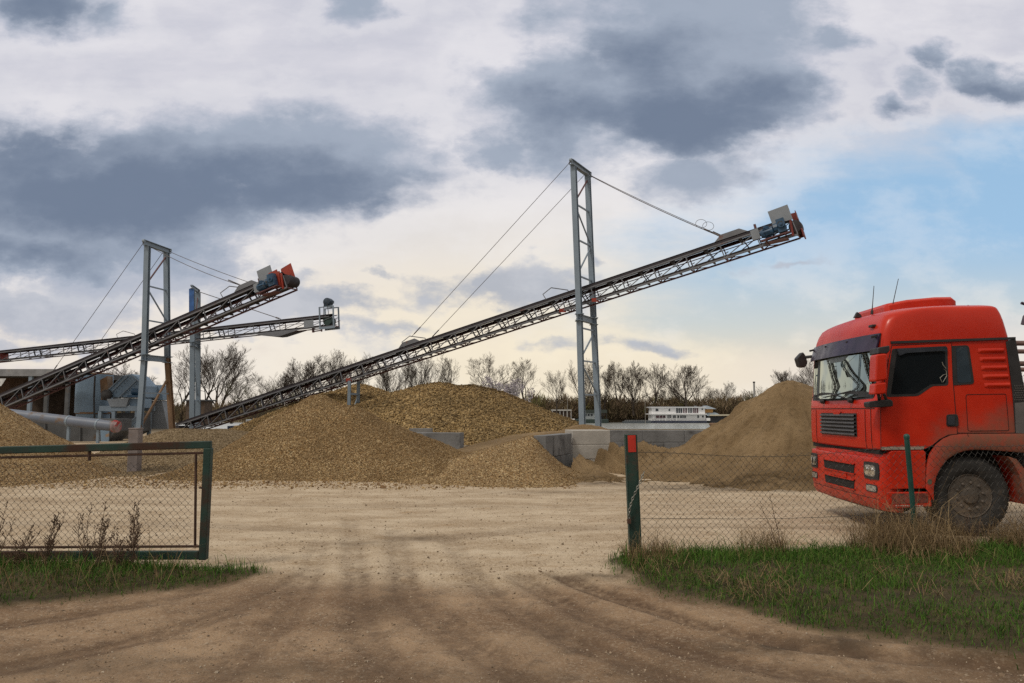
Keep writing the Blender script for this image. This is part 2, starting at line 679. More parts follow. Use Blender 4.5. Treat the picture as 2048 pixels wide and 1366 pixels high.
def rut_field(X, Y):
    h = np.zeros(X.shape)
    m = np.zeros(X.shape)
    for pts, wd, dp in RUTS:
        d = np.full(X.shape, 9.0)
        for (x0, y0), (x1, y1) in zip(pts, pts[1:]):
            ex, ey = x1 - x0, y1 - y0
            t = np.clip(((X - x0) * ex + (Y - y0) * ey) / (ex * ex + ey * ey), 0, 1)
            d = np.minimum(d, np.hypot(X - x0 - t * ex, Y - y0 - t * ey))
        d = d + 0.05 * fbm(X * 2.2, Y * 2.2, 31)
        h += -dp * np.exp(-(d / wd) ** 2) + dp * 0.7 * np.exp(-((d - wd * 1.6) / (wd * .6)) ** 2)
        tread = np.exp(-((d - wd * .55) / (wd * .42)) ** 2) + .35 * np.exp(-(d / wd) ** 2)
        m = np.maximum(m, np.clip(tread, 0, 1) * min(1, .7 + dp * 14) * np.clip(.88 + 1.3 * fbm(X * .9, Y * .9, 33, 5), .35, 1))
    return h, m


def ground_z(X, Y):
    X, Y = np.asarray(X, float), np.asarray(Y, float)
    near = sstep(Y, 60, 20)
    z = 0.05 * fbm(X * .35, Y * .35, 11) * near
    z = z + (0.016 * fbm(X * 1.6, Y * 1.6, 12, 5) + 0.012 * fbm(X * 9, Y * 9, 15, 4)) * sstep(Y, 22, 8)
    rh, _ = rut_field(X, Y)
    z = z + rh
    g = grass_mask(X, Y)
    z = z + 0.10 * sstep(g, -.15, .8) * sstep(Y, 60, 12)
    # the road surface drops a little this side of the gateway
    z = z - 0.035 * sstep(Y + .25 * fbm(X * 1.4, Y * 1.4, 19), 7.55, 7.25) * sstep(np.abs(X + .7), 4.0, 2.2)
    z = z - 4.6 * sstep(Y, 64, 92) + 4.9 * sstep(Y, 247, 266)
    return z


def axis(segs):
    out = []
    for a, b, s in segs:
        n = max(1, int(round((b - a) / s)))
        out += [a + (b - a) * i / n for i in range(n)]
    out.append(segs[-1][1])
    return np.array(out)


xs = axis([(-900, -300, 60), (-300, -100, 14), (-100, -40, 5), (-40, -14, 1.0), (-14, -6, .16), (-6, 7, .045), (7, 14, .16), (14, 40, 1.0), (40, 100, 5),
           (100, 300, 14), (300, 900, 60)])
ys = axis([(-60, -8, 4), (-8, 2.4, .5), (2.4, 9.2, .04), (9.2, 14, .1), (14, 26, .3), (26, 60, 1.2), (60, 96, 2), (96, 240, 12), (240, 270, 2),
           (270, 400, 13), (400, 2200, 150)])
GX, GY = np.meshgrid(xs, ys)
GZ = ground_z(GX, GY)
nx, ny = len(xs), len(ys)
idx = np.arange(nx * ny).reshape(ny, nx)
quads = np.stack([idx[:-1, :-1], idx[:-1, 1:], idx[1:, 1:], idx[1:, :-1]], -1).reshape(-1, 4)
gm = grass_mask(GX, GY)
_, rm = rut_field(GX, GY)
road = sstep(GY + .55 * fbm(GX * 1.1, GY * 1.1, 21) - .12 * np.abs(GX + .4), 7.75, 6.75)
far = sstep(GY, 40, 64)
damp_and_near = np.zeros(GX.shape)
for px, py, rx, ry, k in ((1205, 965, .9, .55, .85), (1120, 985, 1.4, .35, .4), (1450, 978, 2.2, .45, .8), (1330, 972, 1.2, .4, .6), (1600, 1284, .75, .20, 1.0), (1720, 1300, .7, .10, .9), (1880, 1318, .7, .10, .7),
                          (830, 1075, .5, .3, .5), (730, 1085, .4, .25, .35), (600, 1330, .9, .25, .55), (1000, 1345, .9, .2, .5), (150, 1320, 1.2, .3, .5), (1350, 1330, .8, .25, .45), (1190, 1150, .5, .1, .7), (760, 1200, .22, .6, .5), (1130, 1260, .3, .5, .45)):
    q = ground_at(px, py)
    wx, wy = .5 * rx * fbm(GX * 1.6, GY * 1.6, 81), .8 * ry * fbm(GX * 1.6, GY * 2.6, 82)
    damp_and_near = np.maximum(damp_and_near, k * np.exp(-((GX - q.x + wx) / rx) ** 2 - ((GY - q.y + wy) / ry) ** 2))
damp_and_near = np.maximum(damp_and_near, .62 * sstep(GY + .5 * fbm(GX * .8, GY * .8, 84), 5.6, 4.0))  # besides the damp patches, earth gets gradually darker towards the viewer


def ground_material():
    m, t, p = newmat('earth')
    co = t.new('ShaderNodeTexCoord').outputs['Object']

    def attr(n):
        a = t.new('ShaderNodeAttribute')
        a.attribute_name = n
        return a.outputs['Fac']
    big = t.noise(co, 0.7, 6, 0.6)
    stretch = t.noise(t.vec('MULTIPLY', co, (0.55, 1.2, 1)), 1.5, 8, 0.66)
    mid = t.noise(co, 5.0, 7, 0.65)
    grit = t.noise(co, 55, 5, 0.7)
    peb = t.voronoi(co, 48)
    pebd = t.voronoi(co, 48, 'Distance')
    peb2 = t.voronoi(co, 17)
    g1 = t.sep(peb)[0]
    g2 = t.sep(peb2)[1]
    # yard: pale crushed limestone with browner worn bands
    yard = t.mix(t.ramp(stretch, .36, .66), (.315, .232, .145), (.51, .42, .305))
    yard = t.mix(t.ramp(mid, .50, .72, 0, .42), yard, (.22, .155, .095))
    yard = t.mix(t.ramp(g1, .0, 1.0, 0, .45), yard, (.60, .50, .385))
    yard = t.mix(t.ramp(t.noise(co, 26, 5, .7), .60, .76, 0, .5), yard, (.20, .15, .105))
    # lane: brown compacted earth
    lane = t.mix(t.ramp(big, .33, .68), (.175, .110, .065), (.355, .248, .158))
    lane = t.mix(t.ramp(mid, .46, .70, 0, .55), lane, (.094, .064, .043))
    lane = t.mix(t.ramp(g1, .72, 1.0, 0, .6), lane, (.33, .255, .185))
    lane = t.mix(t.ramp(t.noise(co, 30, 5, .7), .58, .74, 0, .55), lane, (.075, .056, .043))
    orange = t.ramp(t.noise(t.vec('MULTIPLY', co, (.6, 1.1, 1)), 2.3, 7, .66), .56, .74, 0, .6)
    yard = t.mix(orange, yard, (.30, .185, .085))
    c = t.mix(attr('lane'), yard, lane)
    speck = t.noise(co, 75, 4, .75)
    c = t.mix(t.ramp(speck, .57, .68, 0, .75), c, (.085, .064, .047))
    c = t.mix(t.ramp(speck, .42, .32, 0, .6), c, (.52, .44, .34))
    sp2 = t.noise(co, 24, 7, .78)
    c = t.mix(t.ramp(sp2, .58, .70, 0, .55), c, (.115, .078, .050))
    c = t.mix(t.ramp(sp2, .42, .33, 0, .4), c, (.50, .41, .31))
    damp_near_fac = t.math('MULTIPLY', attr('damp_and_near'), t.ramp(t.noise(co, 3.2, 7, .68), .28, .58, .15, 1.0))  # damp patches together with the darker near earth
    c = t.mix(damp_near_fac, c, (.052, .036, .023))
    c = t.mix(t.math('MULTIPLY', attr('rut'), t.ramp(t.noise(co, 14, 7, .75), .34, .60, .28, .95)), c, (.092, .057, .035))
    soil = t.mix(t.ramp(mid, .35, .65), (.040, .032, .018), (.075, .058, .030))
    c = t.mix(attr('verge'), c, soil)
    c = t.mix(attr('far'), c, t.mix(t.ramp(mid, .3, .7), (.16, .115, .07), (.09, .08, .045)))
    t.put(p.inputs['Base Color'], c)
    p.inputs['Roughness'].default_value = 0.93
    p.inputs['Specular IOR Level'].default_value = 0.2
    h = t.math('ADD', t.math('MULTIPLY', grit, .5), t.math('MULTIPLY', t.math('SUBTRACT', .6, pebd), .8))
    b = t.bump(h, 0.55, 0.012)
    b = t.bump(mid, 0.5, 0.035, b)
    t.put(p.inputs['Normal'], b)
    return m


ground = np_mesh('ground', np.stack([GX, GY, GZ], -1).reshape(-1, 3), quads=quads, m=ground_material(), smooth=True,
                 attrs={'verge': sstep(gm, -.12, .16).ravel(), 'damp_and_near': damp_and_near.ravel(), 'rut': (rm * (.45 + .55 * sstep(GY, 8.2, 7.2)) * sstep(GY, 16, 10)).ravel(), 'lane': road.ravel(), 'far': far.ravel()})
tag(ground, 'pale gravel yard and brown dirt lane running through the gateway', None, None, 'structure')

# river
m, t, p = newmat('river water')
co = t.new('ShaderNodeTexCoord').outputs['Object']
p.inputs['Base Color'].default_value = (.33, .35, .34, 1)
p.inputs['Roughness'].default_value = 0.22
p.inputs['IOR'].default_value = 1.33
wn = t.noise(t.vec('MULTIPLY', co, (0.25, 1, 1)), 1.2, 6, 0.6)
t.put(p.inputs['Normal'], t.bump(wn, 0.25, 0.2))
b = MB().add([(-900, 66, -2.6), (900, 66, -2.6), (900, 262, -2.6), (-900, 262, -2.6)], [(0, 1, 2, 3)])
b.build('river', m, kind='structure', label='strip of pale bright river water below the far bank')

# ------------------------------------------------------------------ loose stones on the ground
rs = np.random.RandomState(5)
n = 34000
Y = 4.2 + (rs.rand(n) ** 1.5) * 13
X = rs.uniform(-1, 1, n) * (Y * .75 + .6) - 0.05
dens = .35 + .65 * (fbm(X * .9, Y * .9, 41) > 0.0) + .9 * (np.abs(Y - 7.75) < .45) * (X > -.5)
keep = (rs.rand(n) < dens) & (grass_mask(X, Y) < -.02)
X, Y = X[keep], Y[keep]
S = rs.gamma(1.6, .0028, len(X)) + .0028
S *= np.where(Y < 7.4, .8, 1.1)
P = np.stack([X, Y, ground_z(X, Y) + S * .15], -1)
V, T = stones_np(P, S, rs, .7)
peb = np_mesh('loose_stones', V, tris=T, m=island_mat('loose stone', [(.13, .095, .065), (.30, .225, .155), (.38, .30, .22), (.21, .15, .10), (.42, .35, .27), (.16, .12, .085)], .9))
tag(peb, 'small loose stones strewn over the yard and the lane', 'gravel', None, 'stuff')
# gravel that rolled off the heaps
n = 9000
X, Y = rs.uniform(-11, 1.4, n), 15.2 + rs.gamma(3, .75, n)
S = rs.gamma(2, .006, n) + .006
V, T = stones_np(np.stack([X, Y, ground_z(X, Y) + S * .2], -1), S, rs, .8)
o = np_mesh('loose_stones', V, tris=T, m=island_mat('rolled gravel', [(.10, .06, .03), (.27, .17, .08), (.40, .29, .15), (.17, .10, .05), (.48, .38, .24)], .9))
tag(o, 'golden pebbles strewn along the foot of the gravel heaps', 'gravel', None, 'stuff')
# ------------------------------------------------------------------ heaps of gravel and sand
GRAVEL = [(.045, .026, .012), (.235, .140, .058), (.40, .275, .130), (.120, .070, .030), (.56, .44, .26), (.075, .045, .021), (.30, .175, .075)]
GRAVEL_DULL = [(.075, .052, .027), (.20, .140, .075), (.28, .21, .122), (.130, .088, .046), (.33, .265, .17), (.21, .145, .08)]
COBBLE = [(.085, .056, .026), (.32, .212, .092), (.52, .38, .19), (.050, .035, .020), (.24, .155, .066), (.42, .29, .13)]
MG = island_mat('river gravel', GRAVEL, .9, mixnoise=.35, nscale=.5, dark=(.13, .078, .032), cells=46)
MGD = island_mat('dull gravel', GRAVEL_DULL, .9, mixnoise=.35, nscale=.6, dark=(.10, .07, .038), cells=46)
MCO = island_mat('coarse gravel', COBBLE, .9, mixnoise=.35, nscale=.35, dark=(.08, .058, .028), cells=13)


def C(px, py, Y, slope, r0, ex=1.0):
    a = at(px, py, Y)
    return (a.x, a.y, a.z, slope, r0, ex)


def sand_material():
    m, t, p = newmat('sand')
    co = t.new('ShaderNodeTexCoord').outputs['Object']
    a = t.noise(co, .8, 7, .6)
    b_ = t.noise(co, 6, 8, .7)
    c = t.mix(t.ramp(a, .3, .7), (.175, .118, .062), (.285, .200, .112))
    c = t.mix(t.ramp(b_, .50, .68, 0, .6), c, (.115, .077, .040))
    g = t.noise(co, 60, 4, .7)
    c = t.mix(t.ramp(g, .5, .75, 0, .35), c, (.52, .40, .25))
    # damp, driven-over sand at the foot of the heaps
    pos = t.new('ShaderNodeNewGeometry').outputs['Position']
    dm = None
    for px, py, rx, ry in ((1195, 962, 1.1, .55), (1330, 968, 1.3, .40), (1500, 974, 2.2, .40), (1120, 975, .9, .3)):
        q = ground_at(px, py)
        e = t.vec('MULTIPLY', t.vec('SUBTRACT', pos, (q.x, q.y, 0)), (1 / rx, 1 / ry, 1.6))
        f = t.ramp(t.vec('LENGTH', e, out=1), 1.35, .35)
        dm = f if dm is None else t.math('MAXIMUM', dm, f)
    dn = t.noise(t.vec('MULTIPLY', pos, (.8, 2.4, 1)), 3.0, 7, .68)
    c = t.mix(t.math('MULTIPLY', dm, t.ramp(dn, .36, .60, .1, .9)), c, (.085, .056, .027))
    t.put(p.inputs['Base Color'], c)
    p.inputs['Roughness'].default_value = .95
    p.inputs['Specular IOR Level'].default_value = .15
    h = t.math('ADD', t.math('MULTIPLY', b_, 1.0), t.math('MULTIPLY', g, .25))
    t.put(p.inputs['Normal'], t.bump(h, 1.0, .09))
    return m


MSAND = sand_material()


def pile_fn(cones, amp, freq, seed, rill=0.0, fur=None):
    def f(X, Y):
        acc = np.full(X.shape, -9.0)
        for (cx, cy, h, s, r0, ex) in cones:
            wx, wy = fbm(X * .9, Y * .9, seed + 50) * .5, fbm(X * .9, Y * .9, seed + 60) * .5
            dx = X - cx + wx
            d = np.hypot(np.where(dx > 0, dx / abs(ex), dx / max(ex, -1) if ex > 0 else dx), Y - cy + wy)
            z = h - s * (np.sqrt(d * d + r0 * r0) - r0)
            if rill:
                ang = np.arctan2(Y - cy, X - cx)
                z = z + rill * fbm(ang * 9 + 3, d * .7, seed + 70, 4) * np.clip(d / 1.5, 0, 1)
            k = 0.10
            mx = np.maximum(acc, z)
            acc = mx + k * np.log1p(np.exp(-np.abs(acc - z) / k))
        acc = acc - .03 + amp * fbm(X * freq, Y * freq, seed, 5)
        if fur:
            # furrows where sand slid down the wall
            a_, y0_, y1_ = fur
            sk = X + .35 * Y
            rg = np.abs(vnoise(sk * 2.6, Y * .25, seed + 90) - .5) * 2 + .7 * np.abs(vnoise(sk * 6.5, Y * .4, seed + 91) - .5)
            acc = acc + a_ * (.55 - rg) * sstep(Y, y0_, y1_)
        return acc
    return f


def heap(name, label, cones, m, step, amp, freq, seed, nst=0, smin=.02, smax=.05, rill=0.0, fur=None, smooth=True, floor=-.04, limit=None, cat='pile'):
    f = pile_fn(cones, amp, freq, seed, rill, fur)
    x0 = min(c[0] - abs(c[5]) ** (c[5] > 0) * ((max(c[2], .1) + .35) / c[3] + c[4]) for c in cones) - .3
    x1 = max(c[0] + abs(c[5]) * ((max(c[2], .1) + .35) / c[3] + c[4]) for c in cones) + .3
    y0 = min(c[1] - ((max(c[2], .1) + .35) / c[3] + c[4]) for c in cones) - .3
    y1 = max(c[1] + ((max(c[2], .1) + .35) / c[3] + c[4]) for c in cones) + .3
    gx, gy = np.meshgrid(np.arange(x0, x1, step), np.arange(y0, y1, step))
    gz = f(gx, gy)
    cut = gz - ground_z(gx, gy)
    if limit is not None:
        cut = np.where(limit(gx, gy), cut, -1)
    ny_, nx_ = gx.shape
    ids = np.arange(nx_ * ny_).reshape(ny_, nx_)
    q = np.stack([ids[:-1, :-1], ids[:-1, 1:], ids[1:, 1:], ids[1:, :-1]], -1).reshape(-1, 4)
    ok = (cut > floor).ravel()
    q = q[ok[q].all(1)]
    base = np.stack([gx, gy, gz], -1).reshape(-1, 3)
    used = np.unique(q)
    remap = -np.ones(len(base), int)
    remap[used] = np.arange(len(used))
    V, Q = base[used], remap[q]
    T = None
    flags = np.ones(len(Q), bool)
    c0 = cones[0]
    if nst:
        r = np.random.RandomState(seed)
        qs = Q[r.randint(0, len(Q), nst)]
        a, b_ = r.rand(nst, 1), r.rand(nst, 1)
        Pq = (V[qs[:, 0]] * (1 - a) + V[qs[:, 1]] * a) * (1 - b_) + (V[qs[:, 3]] * (1 - a) + V[qs[:, 2]] * a) * b_
        # pebbles that rolled off past the foot of the heap
        S = smin + (smax - smin) * r.rand(nst) ** 2.2
        Pq[:, 2] += S * .25
        SV, ST = stones_np(Pq, S, r, .8)
        # the base skin is cut into small patches so that gaps between the stones keep the tint of stones
        T = ST + len(V)
        V = np.concatenate([V, SV])
        flags = np.concatenate([np.zeros(len(ST), bool), flags])
    org = np.array([c0[0], c0[1], 0])
    ob = np_mesh(name, V - org, tris=T, quads=Q, m=m, smooth=flags if smooth else False)
    ob.location = org
    return tag(ob, label, cat), f


heap('gravel_pile', 'tall golden brown pebble heap with a rounded peak in the middle of the yard',
     [C(640, 787, 21, .70, .35), C(700, 812, 20.6, .62, .4), C(775, 846, 19.9, .52, .5), C(560, 870, 20, .52, .6), C(480, 915, 19.2, .36, .9), C(860, 900, 18.7, .42, .6),
      C(410, 945, 18.3, .18, .8), C(640, 940, 18.2, .25, .8)],
     MG, .10, .11, 1.3, 101, 90000, .009, .026, rill=.10)
heap('gravel_pile', 'small pebble fan banked against the near end of the concrete wall',
     [C(1064, 868, 18.6, .46, .22, -.42), C(1000, 895, 18.6, .38, .5), C(900, 925, 18.6, .25, .8), C(965, 925, 18.6, .25, .9), C(1075, 955, 16.9, .2, .5, -.5), C(940, 905, 22.5, .12, 1.5)],
     MG, .10, .06, 1.6, 131, 42000, .009, .024)
heap('gravel_pile', 'brown gravel heap under the grey pipe, its top cut off by the left edge',
     [C(-130, 752, 20, .62, .3), C(20, 905, 18.4, .35, .6), C(-80, 890, 18, .3, 1)], MG, .12, .10, 1.2, 151, 42000, .009, .026)
heap('gravel_pile', 'low flat-topped grey brown gravel mound behind the square concrete post',
     [C(352, 855, 23.5, .58, 1.0), C(430, 857, 24, .40, 1.5), C(520, 870, 25, .3, 1.5), C(315, 908, 20.6, .40, .5), C(260, 945, 18.6, .25, .6), C(200, 940, 20, .2, .8)],
     MGD, .12, .08, 1.2, 171, 46000, .009, .024)
heap('cobble_pile', 'broad heap of coarse olive brown stones behind, with two rounded humps',
     [C(880, 766, 42, .46, 1.4), C(945, 771, 42, .44, 1.2), C(835, 778, 42, .44, 1.6), C(725, 769, 47, .50, .9), C(670, 783, 47, .46, 1), C(1050, 818, 40.5, .42, 1.0),
      C(795, 804, 45, .42, 2), C(980, 830, 38.5, .4, 1.2)],
     MCO, .22, .22, .8, 191, 46000, .035, .105)
heap('sand_pile', 'tall pale brown sand heap with a sharp peak beside the red truck',
     [C(1590, 757, 19, .70, .22), C(1635, 790, 18.8, .62, .5), C(1700, 850, 18.6, .5, .8), C(1470, 935, 17.3, .32, .7), C(1560, 945, 16.6, .30, .8), C(1400, 935, 18.3, .3, .8)],
     MSAND, .045, .26, 1.5, 211, rill=.45)

# ------------------------------------------------------------------ concrete walls of the bays
MCONC = mat('weathered concrete', (.175, .178, .185), .9, var=.22, scale=1.6, bump=.5, bscale=14, bdist=.02, patch=((.085, .085, .088), 1.3, .52, .14))
MCONL = mat('pale concrete', (.40, .385, .36), .9, var=.14, scale=1.8, bump=.4, bscale=16, bdist=.015, patch=((.33, .32, .30), 1.6, .58, .15))


def block_wall(name, label, p0, p1, thick, z1, rows, m, blk=1.2, z0=-.1, cap=.0):
    """wall of cast blocks from p0 to p1 (front face), thickness away from the viewer; joints are real grooves"""
    p0, p1 = Vector((*p0, 0)), Vector((*p1, 0))
    d = p1 - p0
    L = d.length
    d.normalize()
    n = Vector((-d.y, d.x, 0))
    if n.y < 0 and abs(n.y) > .3:
        n = -n
    ob = MB()
    hh = (z1 - z0) / rows
    M = Matrix((d, n, Vector((0, 0, 1)))).transposed()
    core = p0 + d * (L / 2) + n * (thick / 2)
    ob.box((core.x, core.y, (z0 + z1) / 2 - .01), (L - .03, thick - .03, z1 - z0 - .02), M)
    for r in range(rows):
        x = -(blk / 2 if r % 2 else 0)
        while x < L - .05:
            a, b_ = max(0, x), min(L, x + blk)
            if b_ - a > .08:
                c = p0 + d * ((a + b_) / 2) + n * (thick / 2 + rnd.uniform(-.012, .012))
                ob.box((c.x, c.y, z0 + hh * (r + .5)), (b_ - a - .014, thick, hh - .012), M)
            x += blk
    return ob.build(name, m, o=(p0.x, p0.y, 0), bevel=.012, label=label, cat='wall')


wa = at(1092, 872, 18.3)
block_wall('concrete_wall', 'short grey concrete bay wall running back from the pebble fan', (wa.x, wa.y), (1.60, 20.2), .32, .985, 2, MCONC, 1.1)
block_wall('concrete_wall', 'pale whitish concrete block at the corner of the sand bay', (1.62, 20.25), (2.66, 20.42), .9, 1.06, 3, MCONL, 3)
block_wall('concrete_wall', 'long dark grey concrete wall across the back of the sand bay', (2.68, 22.6), (7.6, 22.75), .35, 1.0, 3, MCONC, 1.25)
wb = at(886, 866, 26)
block_wall('concrete_wall', 'isolated low blue grey concrete block below the big stone heap', (wb.x - 1.2, 26), (wb.x + .62, 25.6), .5, .83, 1, MCONC, 2)
wc = at(848, 858, 30)
block_wall('concrete_wall', 'tiny tip of a concrete block showing over the pebble heap shoulder', (wc.x - .6, 30), (wc.x + .3, 30), .5, .87, 1, MCONC, 2)
heap('sand_pile', 'furrowed sand spill sloping down in front of the pale concrete block',
     [C(1150, 910, 19.8, .52, .2), C(1215, 898, 20.3, .5, .3), C(1262, 893, 21.6, .42, .5), C(1330, 925, 21.8, .3, .8), C(1400, 900, 21.6, .3, .6), C(1190, 945, 18.0, .25, .6)],
     MSAND, .03, .10, 2.2, 231, rill=.5, fur=(.42, 17.4, 19.4),
     limit=lambda X, Y: ~((X < wa.x + .38 + (Y - 18.3) * .36) & (Y < 20.4)))
heap('sand_pile', 'small sand hump around the foot of the tall right tower',
     [C(1172, 848, 27, .45, .5), C(1110, 860, 25.5, .25, 1.2), C(1230, 862, 26, .25, 1.0)], MSAND, .1, .12, 1.4, 251, floor=.02,
     limit=lambda X, Y: (Y > 21.2) & ((X < 2.6) | (Y > 23.3)))
# square concrete post between the heaps
pp = at(272, 858, 19.2)
b = MB().box((pp.x, pp.y, pp.z / 2 - .1), (.25, .25, pp.z + .2))
b.box((pp.x, pp.y, pp.z + .012), (.27, .27, .03))
b.build('concrete_post', mat('post concrete', (.19, .165, .165), .9, var=.2, scale=3, bump=.4, bscale=20, patch=((.2, .15, .13), 2.4, .55, .15)), o=(pp.x, pp.y, 0), bevel=.01,
        label='square weathered concrete post standing before the low gravel mound', cat='post')

# ------------------------------------------------------------------ gate
MGREEN = mat('rusty green paint', (.007, .034, .026), .62, var=.3, scale=4, patch=((.046, .021, .012), 1.3, .43, .14), bump=.15, bscale=60)
MRUST = mat('rusty steel rod', (.060, .030, .020), .85, var=.35, scale=8)
MWIRE = mat('rusty wire', (.032, .022, .018), .7, var=.3, scale=6)
MWIREG = mat('grey wire', (.034, .032, .029), .6, var=.3, scale=6)
GYD = 7.8
gate = empty('metal_gate', (at(417, 1000, GYD).x, GYD, 0), 'open green rusty metal gate leaf with chain link netting', 'gate')
go = gate.location.copy()


def G(px, py, dy=0):
    return at(px, py, GYD + dy)


zt = G(412, 889).z
xr = G(411, 1000).x
xl = -7.2
MB().bar((xl, GYD, zt - .11), (xr + .04, GYD, zt), .06, .075).build('top_rail', MGREEN, gate, go, bevel=.008)
zb = G(405, 1110).z
MB().bar((xl, GYD, zb - .01), (xr - .04, GYD, zb), .06, .085).build('bottom_rail', MGREEN, gate, go, bevel=.008)
MB().bar((xr + .002, GYD - .002, zb - .045), (xr + .012, GYD - .002, zt - .035), .075, .084, (0, 1, 0)).build('end_post', MGREEN, gate, go, bevel=.008)
a, b_ = G(392, 908), G(390, 1095)
fr = MB()
fr.tube((xl, GYD, a.z - .08), (xr, GYD, a.z + .012), .014, n=6)
fr.tube((xl, GYD, b_.z - .01), (xr, GYD, b_.z + .012), .014, n=6)
fr.tube(a, b_, .014, n=6)
for px in (180, -60):
    q = G(px, 896)
    fr.tube((q.x, GYD, q.z), (q.x, GYD, q.z - .13), .017, n=6)
fr.build('inner_frame', MRUST, gate, go, smooth=60)
MB().bar((xl, GYD, zb - .04), (xl, GYD, zt - .08), .07, .08, (0, 1, 0)).build('hinge_post', MGREEN, gate, go, bevel=.008)
MB().tube((xr - .06, GYD - .02, G(0, 975).z), (xr - .025, GYD - .02, G(0, 975).z), .012, n=6).build('latch_pin', MRUST, gate, go)


def netting(x0, x1, zlo, zhi, cw, ch, rw, warp, seed=1):
    """interlocked zigzag wires; warp(x, z) gives the point in space"""
    r = random.Random(seed)
    ob = MB()
    nw = int((x1 - x0) / cw)
    nz = int((zhi - zlo) / ch)
    for i in range(nw):
        pts = []
        for k in range(nz + 1):
            x = x0 + (i + ((k + i) % 2)) * cw + (0.0 if 0 < k < nz else 0.0)
            e = .12 * cw * (1 if (k + i) % 2 else -1)
            pts.append(warp(x + e, zlo + k * ch, .006 * ((k % 2) * 2 - 1)))
        ob.path(pts, rw, 3, False)
    return ob


ng = netting(xl + .05, a.x - .02, b_.z + .02, a.z - .07, .0355, .036, .0024,
             lambda x, z, o: (x + .006 * sin(z * 21 + x * 9), GYD + o, z + .010 * sin(x * 5 + z * 3)))
ng.build('netting', MWIRE, gate, go, fixn=False)

# ------------------------------------------------------------------ gate post with a red top, and its chain
FY = 8.28
pt, pb = at(1262, 869, FY), at(1272, 1112, FY)
gpost = empty('gate_post', (pb.x, FY, 0), 'dark green steel gate post with a red painted top', 'post')
b = MB()
M = None
w = .125
lean = Vector((pt.x - pb.x, 0, pt.z - pb.z)).normalized()
p0, p1 = Vector((pb.x, FY, -.15)) + lean * 0, Vector((pt.x, FY, pt.z))
p0 = p1 - lean * ((p1.z + .15) / lean.z)
zr = at(1268, 904, FY).z
pm = p1 - lean * ((p1.z - zr) / lean.z)
sx = Vector((1, 0, 0))
MPOST = mat('post green', (.009, .036, .028), .6, var=.3, scale=4, patch=((.070, .036, .022), 2.2, .49, .16), bump=.15)
b.bar(p0, p1, .105, .02, (0, -1, 0))
for s in (-1, 1):
    o = sx * s * .059 + Vector((0, .038, 0))
    b.bar(p0 + o, p1 + o, .013, .098, (0, -1, 0))
b.build('post_channel', MPOST, gpost, gpost.location, bevel=.004)
o = Vector((.004, -.0125, 0))
MB().bar(pm + o, p1 + o - lean * .008, .086, .005, (0, -1, 0)).build('red_top', mat('red paint', (.46, .022, .010), .6, var=.2, scale=6, patch=((.22, .03, .02), 5, .6, .1)), gpost, gpost.location)

chain = MB()
cp = [at(1288, 944, FY - .05), at(1281, 962, FY - .06), at(1273, 980, FY - .065), at(1265, 998, FY - .06), at(1259, 1018, FY - .05), at(1258, 1036, FY - .045)]
cp = [Vector(q) for q in cp]


def along(pts, s):
    tot = 0
    for a_, b2 in zip(pts, pts[1:]):
        l = (b2 - a_).length
        if tot + l >= s:
            return a_ + (b2 - a_) * ((s - tot) / l), (b2 - a_).normalized()
        tot += l
    return pts[-1], (pts[-1] - pts[-2]).normalized()


tl = sum((b2 - a_).length for a_, b2 in zip(cp, cp[1:]))
nl = int(tl / .032)
for i in range(nl):
    c, d = along(cp, (i + .5) * tl / nl)
    s = d.cross(Vector((0, 1, 0))).normalized() if i % 2 else Vector((0, 1, 0))
    ring = []
    for k in range(8):
        a_ = 2 * pi * k / 8
        ring.append(c + d * (cos(a_) * .022) + s * (sin(a_) * .011))
    chain.path(ring, .0042, 5, closed=True)
ch = empty('steel_chain', tuple(cp[0]), 'grey steel chain with a padlock hung around the red-topped post', 'chain')
chain.build('chain_links', mat('galvanised chain', (.22, .22, .20), .5, metal=.6, var=.3, scale=10), ch, cp[0], smooth=60)
q = cp[-1]
lk = MB().box((q.x, q.y, q.z - .035), (.042, .022, .05))
lk.path([(q.x - .013, q.y, q.z - .012), (q.x - .013, q.y, q.z + .012), (q.x, q.y, q.z + .022), (q.x + .013, q.y, q.z + .012), (q.x + .013, q.y, q.z - .012)], .004, 5)
lk.build('padlock', MRUST, ch, cp[0], bevel=.004)

# ------------------------------------------------------------------ chain link fence at the right
fence = empty('chain_link_fence', (pt.x + .07, FY, 0), 'sagging chain link fence in front of the red truck', 'fence')
fo = fence.location.copy()
gt, gb = at(1813, 870, 8.55), at(1832, 1085, 8.62)


def fence_y(x):
    t_ = (x - pt.x) / (gt.x - pt.x)
    return FY + .03 + t_ * .30


def fence_top(x):
    t_ = (x - pt.x) / (gt.x - pt.x)
    if t_ < 1:
        return 1.125 + .03 * cos(t_ * pi * 2) + .035 * t_ ** 6 * 2
    return 1.215 - .02 * sin((t_ - 1) * 6)


